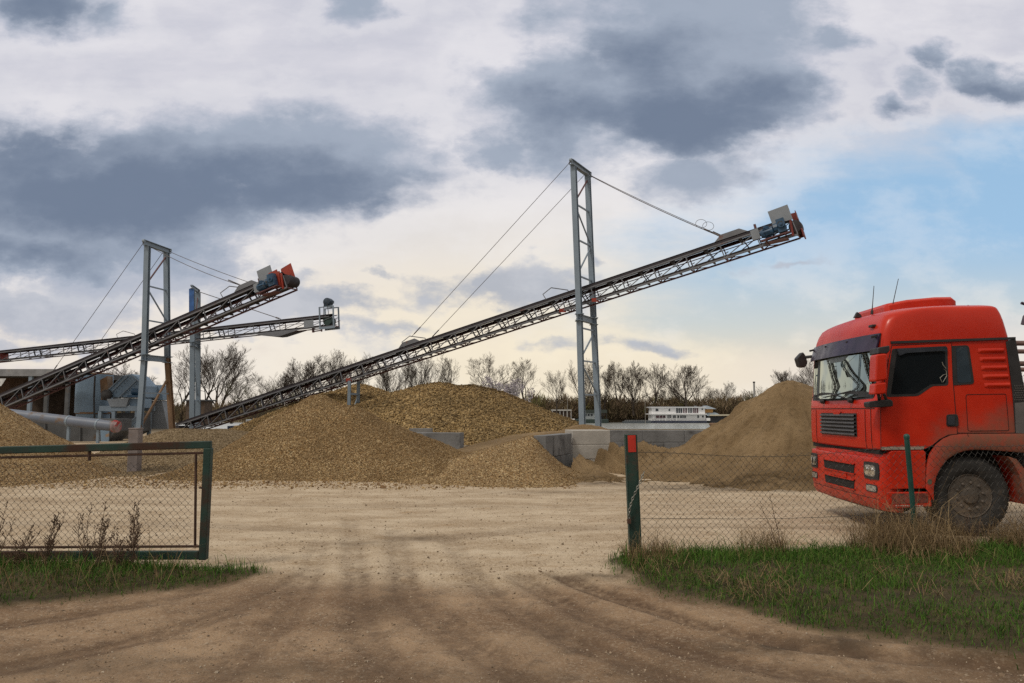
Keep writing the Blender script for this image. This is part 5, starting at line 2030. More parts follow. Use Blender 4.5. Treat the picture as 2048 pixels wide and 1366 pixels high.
def thicket(name, label, x0, x1, y0, y1, zb, hfun, n, m_, seed, w=(.05, .12), ln=(1.2, 3.2), dens=None):
    r = np.random.RandomState(seed)
    X, Y = r.uniform(x0, x1, n), r.uniform(y0, y1, n)
    if dens is not None:
        k = r.rand(n) < dens(X, Y)
        X, Y = X[k], Y[k]
    Hh = hfun(X, Y) * np.clip(1.0 + 1.5 * fbm(X * .16, Y * .16, seed, 5), .55, 1.5)
    L = r.uniform(ln[0], ln[1], len(X))
    Z = zb + (Hh - L * .6).clip(0) * r.rand(len(X)) ** .8
    V, T = blades(np.stack([X, Y, Z], -1), L, r.uniform(w[0], w[1], len(X)), r.uniform(.2, 1.9, len(X)), r)
    o = np_mesh(name, V, tris=T, m=m_)
    return tag(o, label, 'undergrowth', None, 'stuff')


def hfar(X, Y):
    return 5.3 + 1.6 * fbm(X * .05, Y * 0 + 3, 5, 3) + .006 * np.clip(X - 20, 0, 60)


thicket('undergrowth', 'dark brown thicket covering the far river bank', -60, 150, 252, 272, -1.6, lambda X, Y: hfar(X, Y) + 1.6, 60000, MTH, 301)
thicket('undergrowth', 'olive budding bushes among the brown thicket on the far bank', -50, 120, 251, 262, -1.4, lambda X, Y: hfar(X, Y) + 1.8, 15000, MTHG, 302,
        dens=lambda X, Y: sstep(fbm(X * .12, Y * .1, 8), -.02, .16))
thicket('undergrowth', 'dark hedge bank across the road behind the viewer', 4, 48, -27, -22, -.3, lambda X, Y: 6.5 + 3 * fbm(X * .2, Y * .2, 18), 14000, MTH, 304, (.06, .14), (.9, 2.2))
thicket('undergrowth', 'brown scrub behind the washing plant and the conveyor foot', -85, -22, 100, 112, -.2, lambda X, Y: 2.6 + 1.5 * fbm(X * .2, Y * .2, 17), 16000, MTH, 303, (.025, .06), (.6, 1.7))
# ------------------------------------------------------------------ red truck
TY = 9.65                      # near side plane of the cab
YM = TY + 1.25                 # centre line
truck = empty('red_truck', (at(1947, 993, TY).x, YM, 0), 'red cab-over truck with a dust-splashed side facing left', 'truck')
to = truck.location.copy()
YAW = R(-2.4)
truck.rotation_euler = (0, 0, YAW)
truck.location.x += 1.25 * sin(-YAW)


def S(px, py, off=0.0):
    p_ = at(px, py, TY)
    return Vector((p_.x, TY - off, p_.z))


WC = S(1947, 993)              # wheel hub on the side plane


def truck_paint(name='truck paint'):
    m, t, p = newmat(name)
    co = t.new('ShaderNodeTexCoord').outputs['Object']
    x, y, z = t.sep(co)
    n1 = t.noise(co, 2.0, 6, .6)
    n2 = t.noise(co, 14, 6, .65)
    red = t.mix(t.ramp(n1, .3, .7), (.46, .018, .005), (.56, .026, .007))
    # road dust thrown up by the wheel: a patch behind and above it, on the near flank and low down
    dz = t.math('DIVIDE', t.math('SUBTRACT', z, .86), .74)
    dx = t.math('DIVIDE', t.math('ADD', x, -.50), 1.12)
    r_ = t.math('SQRT', t.math('ADD', t.math('MULTIPLY', dx, dx), t.math('MULTIPLY', dz, dz)))
    dust = t.ramp(t.math('ADD', r_, t.math('MULTIPLY', t.math('SUBTRACT', n1, .5), .9)), 1.22, .55)
    dust = t.math('MULTIPLY', dust, t.ramp(y, -1.0, -1.16))
    lowd = t.math('MULTIPLY', t.ramp(z, .75, .3), t.ramp(n2, .42, .62))
    dust = t.math('MAXIMUM', t.math('MULTIPLY', dust, .84), t.math('MULTIPLY', lowd, .5))
    dust = t.math('MULTIPLY', dust, t.ramp(n2, .25, .6, .65, 1.0))
    film = t.math('MULTIPLY', t.ramp(n1, .45, .8), .10)
    dust = t.math('MAXIMUM', dust, film)
    c = t.mix(dust, red, (.150, .098, .066))
    t.put(p.inputs['Base Color'], c)
    t.put(p.inputs['Roughness'], t.ramp(dust, 0, .8, .36, .9))
    t.put(p.inputs['Coat Weight'], t.ramp(dust, 0, .6, .12, 0))
    p.inputs['Coat Roughness'].default_value = .12
    p.inputs['Specular IOR Level'].default_value = .28
    t.put(p.inputs['Normal'], t.bump(t.noise(co, 1.6, 2), .05, .05))
    return m


MRED = truck_paint()
MBLK = mat('black plastic', (.020, .019, .021), .5, var=.25, scale=5)
MSEAM = mat('panel gap', (.012, .010, .010), .9, var=.1)
MTYRE = mat('tyre rubber', (.022, .021, .021), .85, var=.3, scale=5, patch=((.085, .068, .052), 2.2, .52, .2), bump=.1, bscale=30)
MRIM = mat('dusty rim', (.075, .060, .048), .75, var=.3, scale=6, patch=((.13, .10, .075), 4, .5, .2))


def glass_mat(name, base, metal, rough=.03):
    m, t, p = newmat(name)
    p.inputs['Base Color'].default_value = (*base, 1)
    p.inputs['Metallic'].default_value = metal
    p.inputs['Roughness'].default_value = rough
    co = t.new('ShaderNodeTexCoord').outputs['Object']
    t.put(p.inputs['Normal'], t.bump(t.noise(co, .8, 1), .02, .03))
    return m


MGLS = glass_mat('windshield glass', (.36, .42, .37), 1.0, .015)
MGLD = glass_mat('tinted side glass', (.010, .013, .016), 0.0)
MGLD.node_tree.nodes['Principled BSDF'].inputs['IOR'].default_value = 1.5

# horizontal sections of the cab: z, front at the centre line, rear, side inset, bulge of the front, corner radius
LV = [
    (1.08, 4.710, 5.28, .015, .04, .09), (1.10, 4.680, 5.30, .0, .04, .09), (1.16, 4.670, 5.34, .0, .04, .09), (1.22, 4.670, 5.42, .0, .04, .09), (1.27, 4.670, 5.60, .0, .04, .09),
    (1.285, 4.670, 6.50, .0, .04, .09), (1.40, 4.670, 6.49, .0, .04, .09), (1.62, 4.675, 6.47, .0, .04, .09), (1.74, 4.685, 6.46, .0, .04, .09), (1.78, 4.705, 6.455, .0, .04, .09),
    (2.05, 4.722, 6.44, .0, .04, .09), (2.36, 4.745, 6.43, .0, .04, .09), (2.47, 4.755, 6.43, .001, .04, .09), (2.56, 4.765, 6.42, .003, .045, .09), (2.66, 4.785, 6.40, .007, .05, .095),
    (2.76, 4.815, 6.38, .014, .055, .11), (2.84, 4.855, 6.36, .024, .065, .14), (2.885, 4.905, 6.345, .034, .08, .20), (2.915, 4.955, 6.335, .044, .10, .26), (2.935, 5.010, 6.325, .056, .12, .32),
    (2.952, 5.080, 6.31, .085, .14, .36), (2.968, 5.160, 6.295, .14, .16, .38), (2.985, 5.270, 6.27, .23, .17, .38), (3.005, 5.430, 6.23, .38, .18, .38), (3.03, 5.750, 6.15, .62, .18, .34),
]


def lv(z):
    if z <= LV[0][0]:
        return LV[0][1:]
    for a, b in zip(LV, LV[1:]):
        if z <= b[0]:
            t = (z - a[0]) / (b[0] - a[0])
            return tuple(p_ + (q - p_) * t for p_, q in zip(a[1:], b[1:]))
    return LV[-1][1:]


def front_x(y, z, prm=None):
    xf, xr, ins, bu, rc = prm or lv(z)
    hw = 1.25 - ins
    d = min(abs(y - YM), hw)
    x = xf + bu * (d / hw) ** 2
    e = d - (hw - rc)
    if e > 0:
        x += rc * 1.25 - 1.25 * sqrt(max(0, rc * rc - e * e))
    return x


def outline(z, prm):
    xf, xr, ins, bu, rc = prm
    hw = 1.25 - ins
    ys_ = [sin(pi / 2 * k / 14) for k in range(15)]
    ys_ = [1 - (1 - t) for t in ys_]
    half = [(front_x(YM - hw * t, z, prm), hw * t) for t in ys_]
    xs_ = half[-1][0]
    rr = .06
    for k in range(1, 7):
        half.append((xs_ + (xr - rr - xs_) * k / 6, hw))
    for k in range(1, 4):
        a = pi / 2 * k / 3
        half.append((xr - rr + rr * sin(a), hw - rr + rr * cos(a)))
    half.append((xr, 0.0))
    pts = [(x, YM - w, z) for x, w in half]
    pts += [(x, YM + w, z) for x, w in half[-2:0:-1]]
    return pts


rows = [outline(z, q) for z, *q in LV]
cab = MB().grid(rows, True)
cab.add(rows[-1], [tuple(range(len(rows[-1])))])
cab.add(rows[0], [tuple(range(len(rows[0])))[::-1]])
cab.build('cab_body', MRED, truck, to, smooth=38)


def front_patch(name, y0, y1, z0, z1, m, off=.006, depth=.03, ny=16, nz=6, fx=front_x, shape=None, parent=truck, smooth=40):
    """panel lying on the curved front; shape(u, v) -> (u, v) reshapes the rectangle"""
    b = MB()

    def pt(u, v, o):
        if shape:
            u, v = shape(u, v)
        y, z = y0 + (y1 - y0) * u, z0 + (z1 - z0) * v
        return (fx(y, z) - o, y, z)
    b.grid([[pt(i / ny, j / nz, off) for i in range(ny + 1)] for j in range(nz + 1)])
    edge = [(i / ny, 0) for i in range(ny)] + [(1, j / nz) for j in range(nz)] + [(1 - i / ny, 1) for i in range(ny)] + [(0, 1 - j / nz) for j in range(nz)]
    b.grid([[pt(u, v, off) for u, v in edge], [pt(u, v, off - depth) for u, v in edge]], True)
    return b.build(name, m, parent, to, smooth=smooth)


def rounded(r, asp=1.0):
    """squircle-like corner softening"""
    def f(u, v):
        a, b = 2 * u - 1, 2 * v - 1
        k = 1 - r * (a * a * b * b)
        return (a * k + 1) / 2, (b * k + 1) / 2
    return f


def px_y(px, x):
    """y on the plane X = x seen at image column px (near the horizon)"""
    return x * F / (px - 1024)


# windshield with its black surround, visor, wipers
wy0, wy1 = YM - 1.135, YM + 1.135
front_patch('windshield_surround', wy0 - .02, wy1 + .02, 1.735, 2.46, MBLK, .004, .03, 20, 8, shape=rounded(.045))


def glass_x(y, z):
    # a windshield is more strongly curved than the cab front
    return front_x(y, z) - .055 * (1 - ((y - YM) / 1.11) ** 2)


ws = front_patch('windshield', wy0 + .03, wy1 - .03, 1.765, 2.43, MGLS, .010, .012, 24, 8, fx=glass_x, shape=rounded(.05))
front_patch('sensor_cover', YM - .42, YM + .30, 2.29, 2.42, mat('dark sensor lens', (.055, .075, .075), .25), .013, .004, 10, 4,  # dark lens strip of the sensor
            shape=lambda u, v: (.5 + (u - .5) * (.55 + .45 * min(1, v * 2.2)), v), fx=glass_x, parent=ws)
# dark dashboard, seats and curtain edge seen low behind the glass
front_patch('dashboard', wy0 + .06, wy1 - .06, 1.775, 1.87, mat('dashboard', (.018, .020, .022), .5), .0118, .003, 20, 3,
            shape=lambda u, v: (u, v * (.55 + .35 * abs(sin(u * 7.0)))), fx=glass_x, parent=ws)
front_patch('curtain_edge', wy1 - .44, wy1 - .33, 1.80, 2.40, mat('grey curtain', (.07, .08, .085), .8), .0125, .003, 4, 8, fx=glass_x, parent=ws)
vis = front_patch('sun_visor', YM - 1.20, YM + 1.17, 2.375, 2.60, mat('smoked visor', (.026, .015, .036), .25, var=.3, scale=2.5, spec=.35), .11, .02, 26, 5,
                  fx=lambda y, z: 4.742 + .09 * ((y - YM) / 1.25) ** 2 + .03 * (abs(y - YM) / 1.25) ** 8 + (z - 2.39) * .30)
for y in (YM - 1.15, YM - .4, YM + .4, YM + 1.15):
    MB().bar((front_x(y, 2.6) + .02, y, 2.58), (front_x(y, 2.5) - .08, y, 2.55), .03, .03).build('bracket', MBLK, vis, to)
for y0, dy in ((YM - .52, -.02), (YM + .52, 0)):
    b = MB()
    x0 = front_x(y0, 1.75) - .03
    b.lathe([(.035, -.03), (.045, 0), (.03, .04)], (x0, y0, 1.735), (-1, 0, 0), 10)
    x1 = front_x(y0 + .62, 1.86) - .035
    wp = lambda y, z: (glass_x(y, z) - .028, y, z)
    b.path([(x0 - .01, y0, 1.745), wp(y0 + .25, 1.785), wp(y0 + .45, 1.815)], .008, 5)
    b.path([wp(min(y0 + .95, YM + 1.1), 1.79), wp(y0 + .45, 1.82), wp(y0 - .05, 1.865)], .006, 4)
    b.build('wiper', MBLK, truck, to)

# radiator grille with slats; red brow notch above
gy0, gy1 = YM - .655, YM + .655
gr = front_patch('grille', gy0, gy1, 1.235, 1.555, MBLK, .006, .03, 16, 4, shape=lambda u, v: (u, v))
b = MB()
for k in range(6):
    z = 1.262 + k * .052
    rows_ = []
    for i in range(17):
        y = gy0 + .02 + (gy1 - gy0 - .04) * i / 16
        x = front_x(y, z) - .008
        rows_.append([(x, y, z - .018), (x - .028, y, z - .006), (x - .022, y, z + .016), (x, y, z + .012)])
    b.grid(rows_)
b.build('slats', mat('grille slats', (.050, .046, .046), .45, var=.2), gr, to, smooth=30)
front_patch('brow_notch', YM - .16, YM + .16, 1.535, 1.575, MRED, .014, .012, 8, 2, shape=lambda u, v: (.5 + (u - .5) * (.6 + .4 * v), v), parent=gr)
# seams of the front flap
b = MB()


def front_seam(pts, w=.010, o=.0025, fx=front_x):
    q = [Vector((fx(y, z) - o, y, z)) for y, z in pts]
    b.path(q, w * .5, 4, False)


front_seam([(YM - .90 + .0, z) for z in np.linspace(1.10, 1.60, 6)])
front_seam([(YM + .90, z) for z in np.linspace(1.10, 1.60, 6)])
front_seam([(y, 1.62) for y in np.linspace(YM - 1.16, YM + 1.16, 18)])
front_seam([(YM - 1.06, z) for z in np.linspace(1.10, 1.62, 6)])
b.build('front_seam', MSEAM, truck, to)

# bumper
BL = [(.30, 4.785, .0, .05, .10), (.315, 4.715, .0, .045, .10), (.38, 4.670, .0, .045, .10), (.55, 4.655, .0, .045, .10), (.95, 4.655, .0, .045, .10), (.985, 4.665, .0, .045, .10),
      (.995, 4.720, .006, .045, .09), (1.035, 4.725, .006, .045, .09), (1.05, 4.755, .015, .045, .09)]
XB = S(1776, 960).x


def bump_x(y, z):
    for a, q in zip(BL, BL[1:]):
        if z <= q[0]:
            t = max(0, (z - a[0]) / (q[0] - a[0]))
            prm = [p_ + (r_ - p_) * t for p_, r_ in zip(a[1:], q[1:])]
            break
    else:
        prm = list(BL[-1][1:])
    return front_x(y, z, (prm[0], XB, prm[1], prm[2], prm[3]))


rows = []
for z, xf, ins, bu, rc in BL:
    hw = 1.25 - ins
    pts = []
    for k in range(-14, 15):
        t = sin(pi / 2 * k / 14)
        pts.append((front_x(YM + hw * t, z, (xf, XB, ins, bu, rc)), YM + hw * t, z))
    xe = max(XB, pts[0][0] + .01)
    pts = [(XB + .25, YM - hw + .1, z), (xe, YM - hw, z)] + pts + [(xe, YM + hw, z), (XB + .25, YM + hw - .1, z)]
    rows.append(pts)
bp = MB().grid(rows)
bp.add(rows[0], [tuple(range(len(rows[0])))])
bp.add(rows[-1], [tuple(range(len(rows[-1])))])
bumper = bp.build('bumper', MRED, truck, to, smooth=32)
for z0, z1, hy in ((.735, .855, .56), (.52, .635, .54)):
    front_patch('air_inlet', YM - hy, YM + hy, z0, z1, MSEAM, .006, .02, 14, 2, fx=bump_x, shape=lambda u, v: (.5 + (u - .5) * (.96 + .04 * v), v), parent=bumper)
    bb_ = MB()
    for zz in (z0 - .012, z1 + .004):
        rows_ = []
        for i in range(15):
            y = YM - hy - .02 + (2 * hy + .04) * i / 14
            x = bump_x(y, zz)
            rows_.append([(x + .01, y, zz - .006), (x - .022, y, zz - .004), (x - .022, y, zz + .010), (x + .01, y, zz + .012)])
        bb_.grid(rows_)
    bb_.build('inlet_lip', MRED, bumper, to, smooth=35)
front_patch('number_plate_recess', YM - .30, YM + .30, .655, .715, MRED, .012, .02, 6, 2, fx=bump_x, parent=bumper)
b = MB()
front_seam([(y, .455) for y in np.linspace(YM - 1.18, YM + 1.18, 20)], .007, .001, bump_x)
front_seam([(YM - .60, z) for z in np.linspace(.34, .455, 3)], .007, .001, bump_x)
b.build('bumper_seam', MSEAM, bumper, to)
front_patch('lower_lip', YM - .8, YM + .8, .285, .325, MBLK, .004, .03, 10, 2, fx=bump_x, parent=bumper)
# dark gap between cab and bumper
b = MB()
b.bb((4.73, TY + .06, 1.03), (5.0, TY + 2.44, 1.10))
b.build('cab_gap', MSEAM, truck, to)
MLENS = mat('headlamp reflector', (.62, .62, .60), .18, metal=.85, var=.35, scale=22, bump=.6, bscale=26, bdist=.02)
for s in (-1, 1):
    ya, yb = sorted((YM + s * .85, YM + s * 1.205))
    h_ = front_patch('headlight', ya, yb, .70, .925, MBLK, .012, .03, 12, 4, fx=bump_x, shape=rounded(.06))
    front_patch('lens', ya + .045, yb - .045, .74, .885, MLENS, .020, .01, 12, 4, fx=bump_x, shape=rounded(.10), parent=h_)
    bl = MB()
    for k in (.3, .68):
        y = ya + (yb - ya) * k
        bl.lathe([(.02, .0), (.052, .004), (.050, .008), (.012, .012)], (bump_x(y, .81) - .024, y, .81), (-1, -.25 * (1 if s < 0 else -1), 0), 14)
    bl.build('lamp', mat('lamp bowl', (.8, .79, .75), .12, metal=.9), h_, to, smooth=50)
    f_ = front_patch('fog_light', ya + .03, yb - .035, .535, .635, MBLK, .008, .02, 10, 3, fx=bump_x, shape=rounded(.12))
    front_patch('lens', ya + .045, yb - .05, .548, .622, MLENS, .013, .01, 10, 3, fx=bump_x, shape=rounded(.12), parent=f_)


# -------- near flank
def side(name, pts, off, depth, m, parent=truck, bevel=.0):
    return MB().prism([S(px, py, off) for px, py in pts], (0, depth, 0)).build(name, m, parent, to, bevel=bevel)


def smooth_poly(pts, r=6, n=4):
    """rounds the corners of an image-space outline"""
    out = []
    m_ = len(pts)
    for i in range(m_):
        p_, q, s_ = Vector(pts[i - 1]), Vector(pts[i]), Vector(pts[(i + 1) % m_])
        a, c = (p_ - q), (s_ - q)
        ra = min(r, a.length * .45)
        rc_ = min(r, c.length * .45)
        a, c = q + a.normalized() * ra, q + c.normalized() * rc_
        for k in range(n + 1):
            t = k / n
            out.append(tuple(a * (1 - t) ** 2 + q * 2 * t * (1 - t) + c * t * t))
    return out


arc_door = [(1915, 868), (1897, 870), (1880, 879), (1866, 891), (1852, 898)]
door_pts = [(1786, 691), (1903, 686), (1906, 760)] + arc_door + [(1765, 900), (1764, 800)]
door = side('door', door_pts, .008, .03, MRED, bevel=.006)
side('door_sill', [(1766, 894), (1850, 893), (1848, 899), (1766, 900)], .012, .02, mat('worn sill', (.32, .26, .22), .6, var=.3, scale=8), door)
wf = side('window_frame', smooth_poly([(1786, 697), (1895, 692), (1897, 771), (1866, 772), (1838, 792), (1775, 794)], 6), .011, .01, MBLK, door)
side('window_glass', smooth_poly([(1796, 705), (1890, 704), (1892, 767), (1862, 768), (1834, 787), (1784, 789)], 5), .014, .004, MGLD, wf)
side('wind_deflector', smooth_poly([(1794, 697), (1892, 693), (1893, 704), (1882, 702), (1812, 706), (1799, 712)], 3), .035, .02, mat('smoked deflector', (.03, .035, .045), .2), wf)
rw = side('rear_window', smooth_poly([(1898, 692), (1937, 690), (1948, 768), (1900, 771)], 7), .007, .01, MBLK)
side('window_glass', smooth_poly([(1912, 695), (1933, 694), (1943, 764), (1915, 766)], 5), .010, .004, mat('rear tinted glass', (.035, .05, .065), .06, var=.2), rw)
hd = side('door_handle', smooth_poly([(1893, 829), (1915, 828), (1917, 853), (1893, 853)], 5), .018, .02, MBLK, door, .004)
side('pull', smooth_poly([(1895, 832), (1908, 832), (1908, 850), (1895, 850)], 4), .030, .015, mat('handle sheen', (.035, .04, .05), .3), hd)
# scroll sticker on the rear of the door window
b = MB()
for pts in ([(1886, 764), (1893, 752), (1892, 742), (1887, 738)], [(1884, 765), (1880, 756), (1886, 750), (1892, 748)], [(1892, 738), (1886, 730), (1884, 724)]):
    b.path([S(px, py, .0185) for px, py in pts], [.004, .006, .004, .002][:len(pts)], 4)
b.build('scroll_sticker', mat('cream sticker', (.20, .19, .165), .6), wf, to)
# seams and the black drip rail
b = MB()


def seam(pts, w=.009, off=.0095):
    b.path([S(px, py, off) for px, py in pts], w / 2, 4, False)


seam(door_pts + [door_pts[0]], .010, .006)
seam([(1912, 866), (2030, 866)], .010, .003)
seam(smooth_poly([(1932, 789), (2010, 788), (2016, 861), (1936, 862)], 4) + [(1932, 793)], .007, .002)
seam([(1765, 668), (1763, 700)], .008, .002)
b.build('panel_seam', MSEAM, truck, to)
side('drip_rail', [(1784, 682), (2027, 674.5), (2027, 679), (1784, 687)], .02, .025, MBLK)
# embossed ribs on the sleeper
b = MB()
for k in range(5):
    y0 = 697 + k * 17.3
    x0, x1 = 1955 + k * 3.2, 2005 + k * 3.0
    h = 7.0
    a = [S(x0, y0, .002), S(x1, y0 - 1, .002), S(x1, y0 + h + 2, .002), S(x0, y0 + h + 2, .002)]
    c = [S(x0 + 6, y0 + 2.5, .022), S(x1 - 1, y0 + 1.5, .022), S(x1 - 1, y0 + h - 1.5, .022), S(x0 + 6, y0 + h - 1.5, .022)]
    b.add(a + c, [(4, 5, 6, 7), (0, 1, 5, 4), (1, 2, 6, 5), (2, 3, 7, 6), (3, 0, 4, 7)])
b.build('sleeper_ribs', MRED, truck, to, smooth=60)
# rear air deflector
df = side('air_deflector', [(2009, 684), (2028, 676), (2046, 780), (2050, 868), (2028, 867), (2022, 780)], .012, .35, MBLK, bevel=.01)
side('lower_panel', [(2026, 806), (2047, 804), (2049.5, 867), (2028.5, 866)], .016, .01, mat('dusty grey panel', (.12, .11, .11), .8, var=.2), df)
b = MB()
for r_ in range(7):
    for c_ in range(5):
        q = S(2025.5 + c_ * 4.2 + (r_ % 2) * 2, 772 + r_ * 4.6, .014)
        b.lathe([(.0105, 0), (.0105, .004)], q, (0, -1, 0), 6)
b.build('perforation', mat('mesh hole', (.07, .065, .062), .8), df, to)

# lower flank: step panel, step box, chassis behind
sp = side('step_panel', [(1780, 906), (1786, 902), (1850, 901), (1853, 905), (1853, 977), (1785, 979)], .012, .12, MRED, bevel=.01)
side('side_marker', smooth_poly([(1855, 958), (1863, 958), (1863, 969), (1855, 969)], 4), .034, .02, mat('marker glass', (.12, .11, .08), .3), truck)
st = side('step_box', [(1778, 985), (1864, 984), (1865, 1013), (1800, 1017), (1778, 1018)], .008, .25, MRED, bevel=.01)
b = MB()
for k in range(12):
    q = S(1795 + k * 4.6, 1012, .010)
    b.box(q, (.018, .006, .012))
b.build('tread_edge', mat('worn tread', (.46, .42, .38), .6, var=.3, scale=30), st, to)
side('step_grime', smooth_poly([(1786, 988), (1858, 987), (1858, 1006), (1786, 1010)], 3), .0095, .003, mat('grimy red', (.17, .035, .022), .8, var=.5, scale=9, patch=((.10, .06, .045), 6, .5, .15)), st)

# wheel-arch mudguard
outer = [(1853, 978), (1853, 955), (1855, 930), (1861, 908), (1872, 890), (1887, 877), (1905, 870), (1930, 868), (1975, 867.5), (2025, 867), (2056, 867)]
inner = [(1868, 1003), (1868, 975), (1873, 953), (1882, 934), (1895, 918), (1911, 907), (1930, 901), (1950, 899), (1975, 900), (2005, 902), (2056, 906)]
b = MB()
rows_ = []
for k, (o_, i_) in enumerate(zip(outer, inner)):
    A_, B_ = S(*o_, .016), S(*i_, .020)
    mid = A_.lerp(B_, .22)
    mid.y -= .014
    mid2 = A_.lerp(B_, .9)
    mid2.y -= .012
    rows_.append([A_ + Vector((0, .03, 0)), A_, mid, mid2, B_, B_ + Vector((0, .03, 0))])
b.grid(rows_)
MB().grid([[Vector(r_[5]) + Vector((0, -.002, .004)), Vector(r_[5]) + Vector((0, .6, .004))] for r_ in rows_]).build('arch_liner', MSEAM, truck, to, smooth=60)
fend = b.build('mudguard', MRED, truck, to, smooth=50)
rb = [S(*q, .012) for q in ((2012, 912), (2030, 918), (2048, 940), (2060, 985), (2052, 1010), (2044, 985), (2036, 950), (2026, 930))]
MB().prism(rb, (0, .5, 0)).build('rear_mudflap', MRED, truck, to, bevel=.008)
b = MB()
b.path([S(px, py, .0275) for px, py in ((1933, 868), (1938, 880), (1938, 900))], .003, 4)
b.build('mudguard_seam', MSEAM, fend, to)

# chassis and what shows under and behind the cab
b = MB()
b.bb((4.95, TY + .62, .55), (10.4, TY + .72, .85))
b.bb((4.95, TY + 1.78, .55), (10.4, TY + 1.88, .85))
b.bb((5.0, TY + .35, .45), (6.6, TY + 2.15, 1.12))
b.bb((4.85, TY + .12, .5), (5.25, TY + .6, 1.05))
b.bb((6.5, TY + .35, 1.0), (6.62, TY + 2.2, 1.28))
b.build('chassis', MSEAM, truck, to)
b = MB()
b.tube((6.62, TY + .25, .88), (7.5, TY + .25, .88), .28, n=16)
b.build('fuel_tank', mat('dull aluminium tank', (.32, .34, .37), .5, metal=.5, var=.15), truck, to, smooth=40)
b = MB()
for z in (S(2040, 679).z, S(2040, 722).z):
    b.tube((6.45, TY + .55, z), (9.2, TY + .55, z - .02), .035, n=8)
    b.tube((6.45, TY + 1.95, z), (9.2, TY + 1.95, z - .02), .035, n=8)
for x in (7.4, 9.1):
    for y in (TY + .55, TY + 1.95):
        b.tube((x, y, .85), (x, y, S(2040, 676).z), .04, n=8)
b.build('cargo_rack', mat('brown rack pipe', (.15, .095, .085), .7, var=.25, scale=4), truck, to, smooth=50)
b = MB()
q = [at(2034, 607, 10.3), at(2045, 611, 10.3), at(2066, 614, 10.3)]
b.path(q, .022, 5)
q2 = [at(2037, 650, 10.3), at(2041, 634, 10.3), at(2050, 624, 10.3), at(2070, 618, 10.3)]
b.path(q2, .028, 5)
b.bar(at(2046, 634, 10.3), at(2072, 634, 10.3), .05, .05)
b.tube(at(2070, 616, 10.3), (at(2070, 616, 10.3).x, 10.3, .85), .04, n=8)
b.build('loading_hook', mat('purple black hook paint', (.045, .030, .055), .5, var=.2), truck, to, smooth=50)

# wheels
def wheel(name, x, yface, s=-1, front=True):
    """s = -1: outer face towards the viewer"""
    w_ = empty(name, (0, 0, 0))
    w_.parent = truck
    w_.location = Vector((x, yface, WC.z - .0)) - Vector((to.x, to.y, 0))
    R_ = .50
    ax = (0, -s, 0)               # axis pointing inward
    t = MB().lathe([(.275, .035), (.30, .012), (.36, -.006), (.42, -.008), (.462, .006), (.485, .035), (R_, .06), (R_, .25), (.485, .275), (.44, .30), (.28, .29), (.27, .2)], (0, 0, 0), ax, 56)
    for k in range(56):
        a = 2 * pi * k / 56
        for o_ in (.085, .155, .225):
            t.box((cos(a) * (R_ + .001), -s * o_, sin(a) * (R_ + .001)), (.012, .052, .040), Matrix.Rotation(-a, 3, 'Y'))
    t.build('tyre', MTYRE, w_, smooth=35)
    r_ = MB()
    if front:
        r_.lathe([(.278, .03), (.272, .018), (.262, .03), (.250, .10), (.225, .085), (.205, .045), (.175, .040), (.125, .046), (.115, .06), (.108, .02), (.09, .0), (.03, -.01)], (0, 0, 0), ax, 40)
    else:
        r_.lathe([(.278, .03), (.27, .02), (.26, .05), (.25, .16), (.20, .18), (.15, .16), (.13, .10), (.10, .09), (.02, .09)], (0, 0, 0), ax, 40)
    r_.build('rim', MRIM, w_, smooth=35)
    bo = MB()
    for k in range(10):
        a = 2 * pi * k / 10 + .2
        bo.lathe([(.020, .0), (.020, .02), (.012, .03)], (cos(a) * .168, -s * (.04 if front else .16), sin(a) * .168), (0, s, 0), 6)
    bo.build('wheel_nuts', mat('wheel nut', (.11, .09, .075), .6, var=.3), w_)
    if front:
        ho_ = MB()
        for k in range(10):
            a = 2 * pi * (k + .5) / 10 + .2
            ho_.lathe([(.020, .0), (.020, .004)], (cos(a) * .236, -s * .072, sin(a) * .236), (0, s, 0), 10)
        ho_.build('vent_holes', MSEAM, w_)
    return w_


wheel('front_wheel', WC.x, TY + .05)
wheel('front_wheel', WC.x, TY + 2.45, 1)
wheel('rear_wheel', WC.x + 3.6, TY + .05, -1, False)
wheel('rear_wheel', WC.x + 3.6, TY + 2.45, 1, False)
MB().tube((WC.x, TY + .3, WC.z), (WC.x, TY + 2.2, WC.z), .07, n=10).build('axle', MSEAM, truck, to)

# mirrors
def mirror_box(pts, y0, y1, name, parent, m=MRED, bevel=.02):
    front_ = [at(px, py, y0) for px, py in pts]
    return MB().prism(front_, (0, y1 - y0, 0)).build(name, m, parent, to, bevel=bevel)


mr = mirror_box(smooth_poly([(1759, 708), (1780, 706), (1781, 759), (1757, 763)], 5), TY - .30, TY - .10, 'mirror', truck)
mirror_box(smooth_poly([(1757, 767), (1779, 764), (1778, 787), (1755, 789)], 4), TY - .30, TY - .12, 'wide_angle_mirror', mr)
b = MB()
b.prism([at(px, py, TY - .26) for px, py in ((1763, 694), (1785, 690), (1786, 700), (1780, 707), (1762, 707))], (0, .27, 0))
b.build('upper_bracket', MBLK, mr, to, bevel=.012)
b = MB()
b.prism([at(px, py, TY - .16) for px, py in smooth_poly([(1742, 804), (1786, 798), (1791, 803), (1791, 813), (1744, 816)], 4)], (0, .16, 0))
b.path([at(1762, 788, TY - .2), at(1763, 800, TY - .12)], .022, 6)
b.path([at(1773, 788, TY - .2), at(1777, 800, TY - .12)], .022, 6)
b.build('lower_arm', MBLK, mr, to, bevel=.01)
YF = TY + 2.72
fm = MB().prism([at(px, py, YF) + Vector((-.105, 0, 0)) for px, py in smooth_poly([(1595, 716), (1607, 703), (1613, 711), (1617, 726), (1611, 735), (1600, 733)], 3)], (0, .16, 0)).build('far_mirror', MBLK, truck, to, bevel=.015)
b = MB()
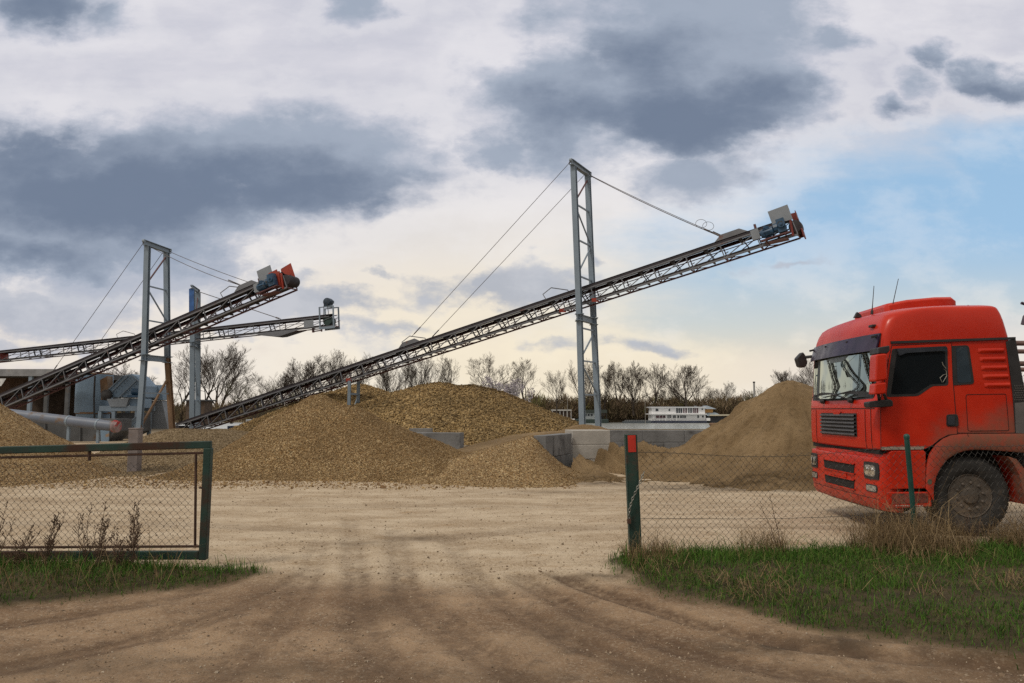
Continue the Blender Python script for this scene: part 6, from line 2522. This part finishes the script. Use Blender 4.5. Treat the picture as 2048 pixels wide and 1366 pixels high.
b.path([at(1601, 714, YF), at(1618, 712, YF - .1), (front_x(YM + 1.2, 2.45) + .05, YM + 1.22, at(1640, 706, YF).z)], .028, 6)
b.build('mirror_arm', MBLK, fm, to, smooth=60)

# roof: hatch fairing, horn lamps, antennas
hx0, hx1 = at(1732, 620, YM).x, at(1862, 610, YM).x
rows_ = []
for t, w, z0, z1 in ((0, .50, 2.86, 3.04), (.04, .56, 2.88, 3.085), (.3, .60, 2.93, 3.13), (.7, .60, 2.95, 3.165), (.94, .58, 2.96, 3.17), (1.0, .55, 2.97, 3.14)):
    x = hx0 + (hx1 - hx0) * t
    rows_.append([(x, YM - w, z0), (x, YM - w, z1 - .03), (x, YM - w + .05, z1), (x, YM + w - .05, z1), (x, YM + w, z1 - .03), (x, YM + w, z0)])
b = MB().grid(rows_)
b.add(rows_[0], [(0, 1, 2, 3, 4, 5)])
b.add(rows_[-1], [(5, 4, 3, 2, 1, 0)])
b.build('roof_fairing', MRED, truck, to, smooth=30, bevel=.01)
for px0, py0, px1, py1 in ((1742, 625, 1746, 571), (1780, 622, 1794, 557)):
    a, c = at(px0, py0, YM - .55), at(px1, py1, YM - .55)
    b = MB().path([a, a.lerp(c, .3), c], [.010, .006, .0045], 5)
    b.lathe([(.02, -.02), (.02, .02), (.01, .05)], a, c - a, 8)
    b.build('antenna', MBLK, truck, to)
b = MB()
for px, py, Y in ((1708, 630, YM + .1), (1656, 666, YM + .9)):
    q = at(px, py, Y)
    b.prism([(q.x - .05, q.y - .03, q.z - .04), (q.x + .07, q.y - .03, q.z - .04), (q.x + .05, q.y - .03, q.z + .01), (q.x + .0, q.y - .03, q.z + .05)], (0, .06, 0))
q = Vector((front_x(YM - .95, 2.70), YM - .95, 2.72))
b.box((q.x - .01, q.y, q.z), (.06, .12, .035))
b.build('roof_lamp', MBLK, truck, to, bevel=.008)
b = MB()
q = Vector((6.0, YM - .4, 3.045))
b.tube(q + Vector((-.35, 0, .02)), q + Vector((.0, 0, .03)), .012, n=6)
b.lathe([(.02, 0), (.02, .05), (.01, .06)], q + Vector((.28, -.2, -.06)), (0, 0, 1), 8)
b.build('roof_rail', MBLK, truck, to)

# ------------------------------------------------------------------ render settings
scene.cycles.use_denoising = False
scene.cycles.max_bounces = 6
scene.cycles.diffuse_bounces = 3
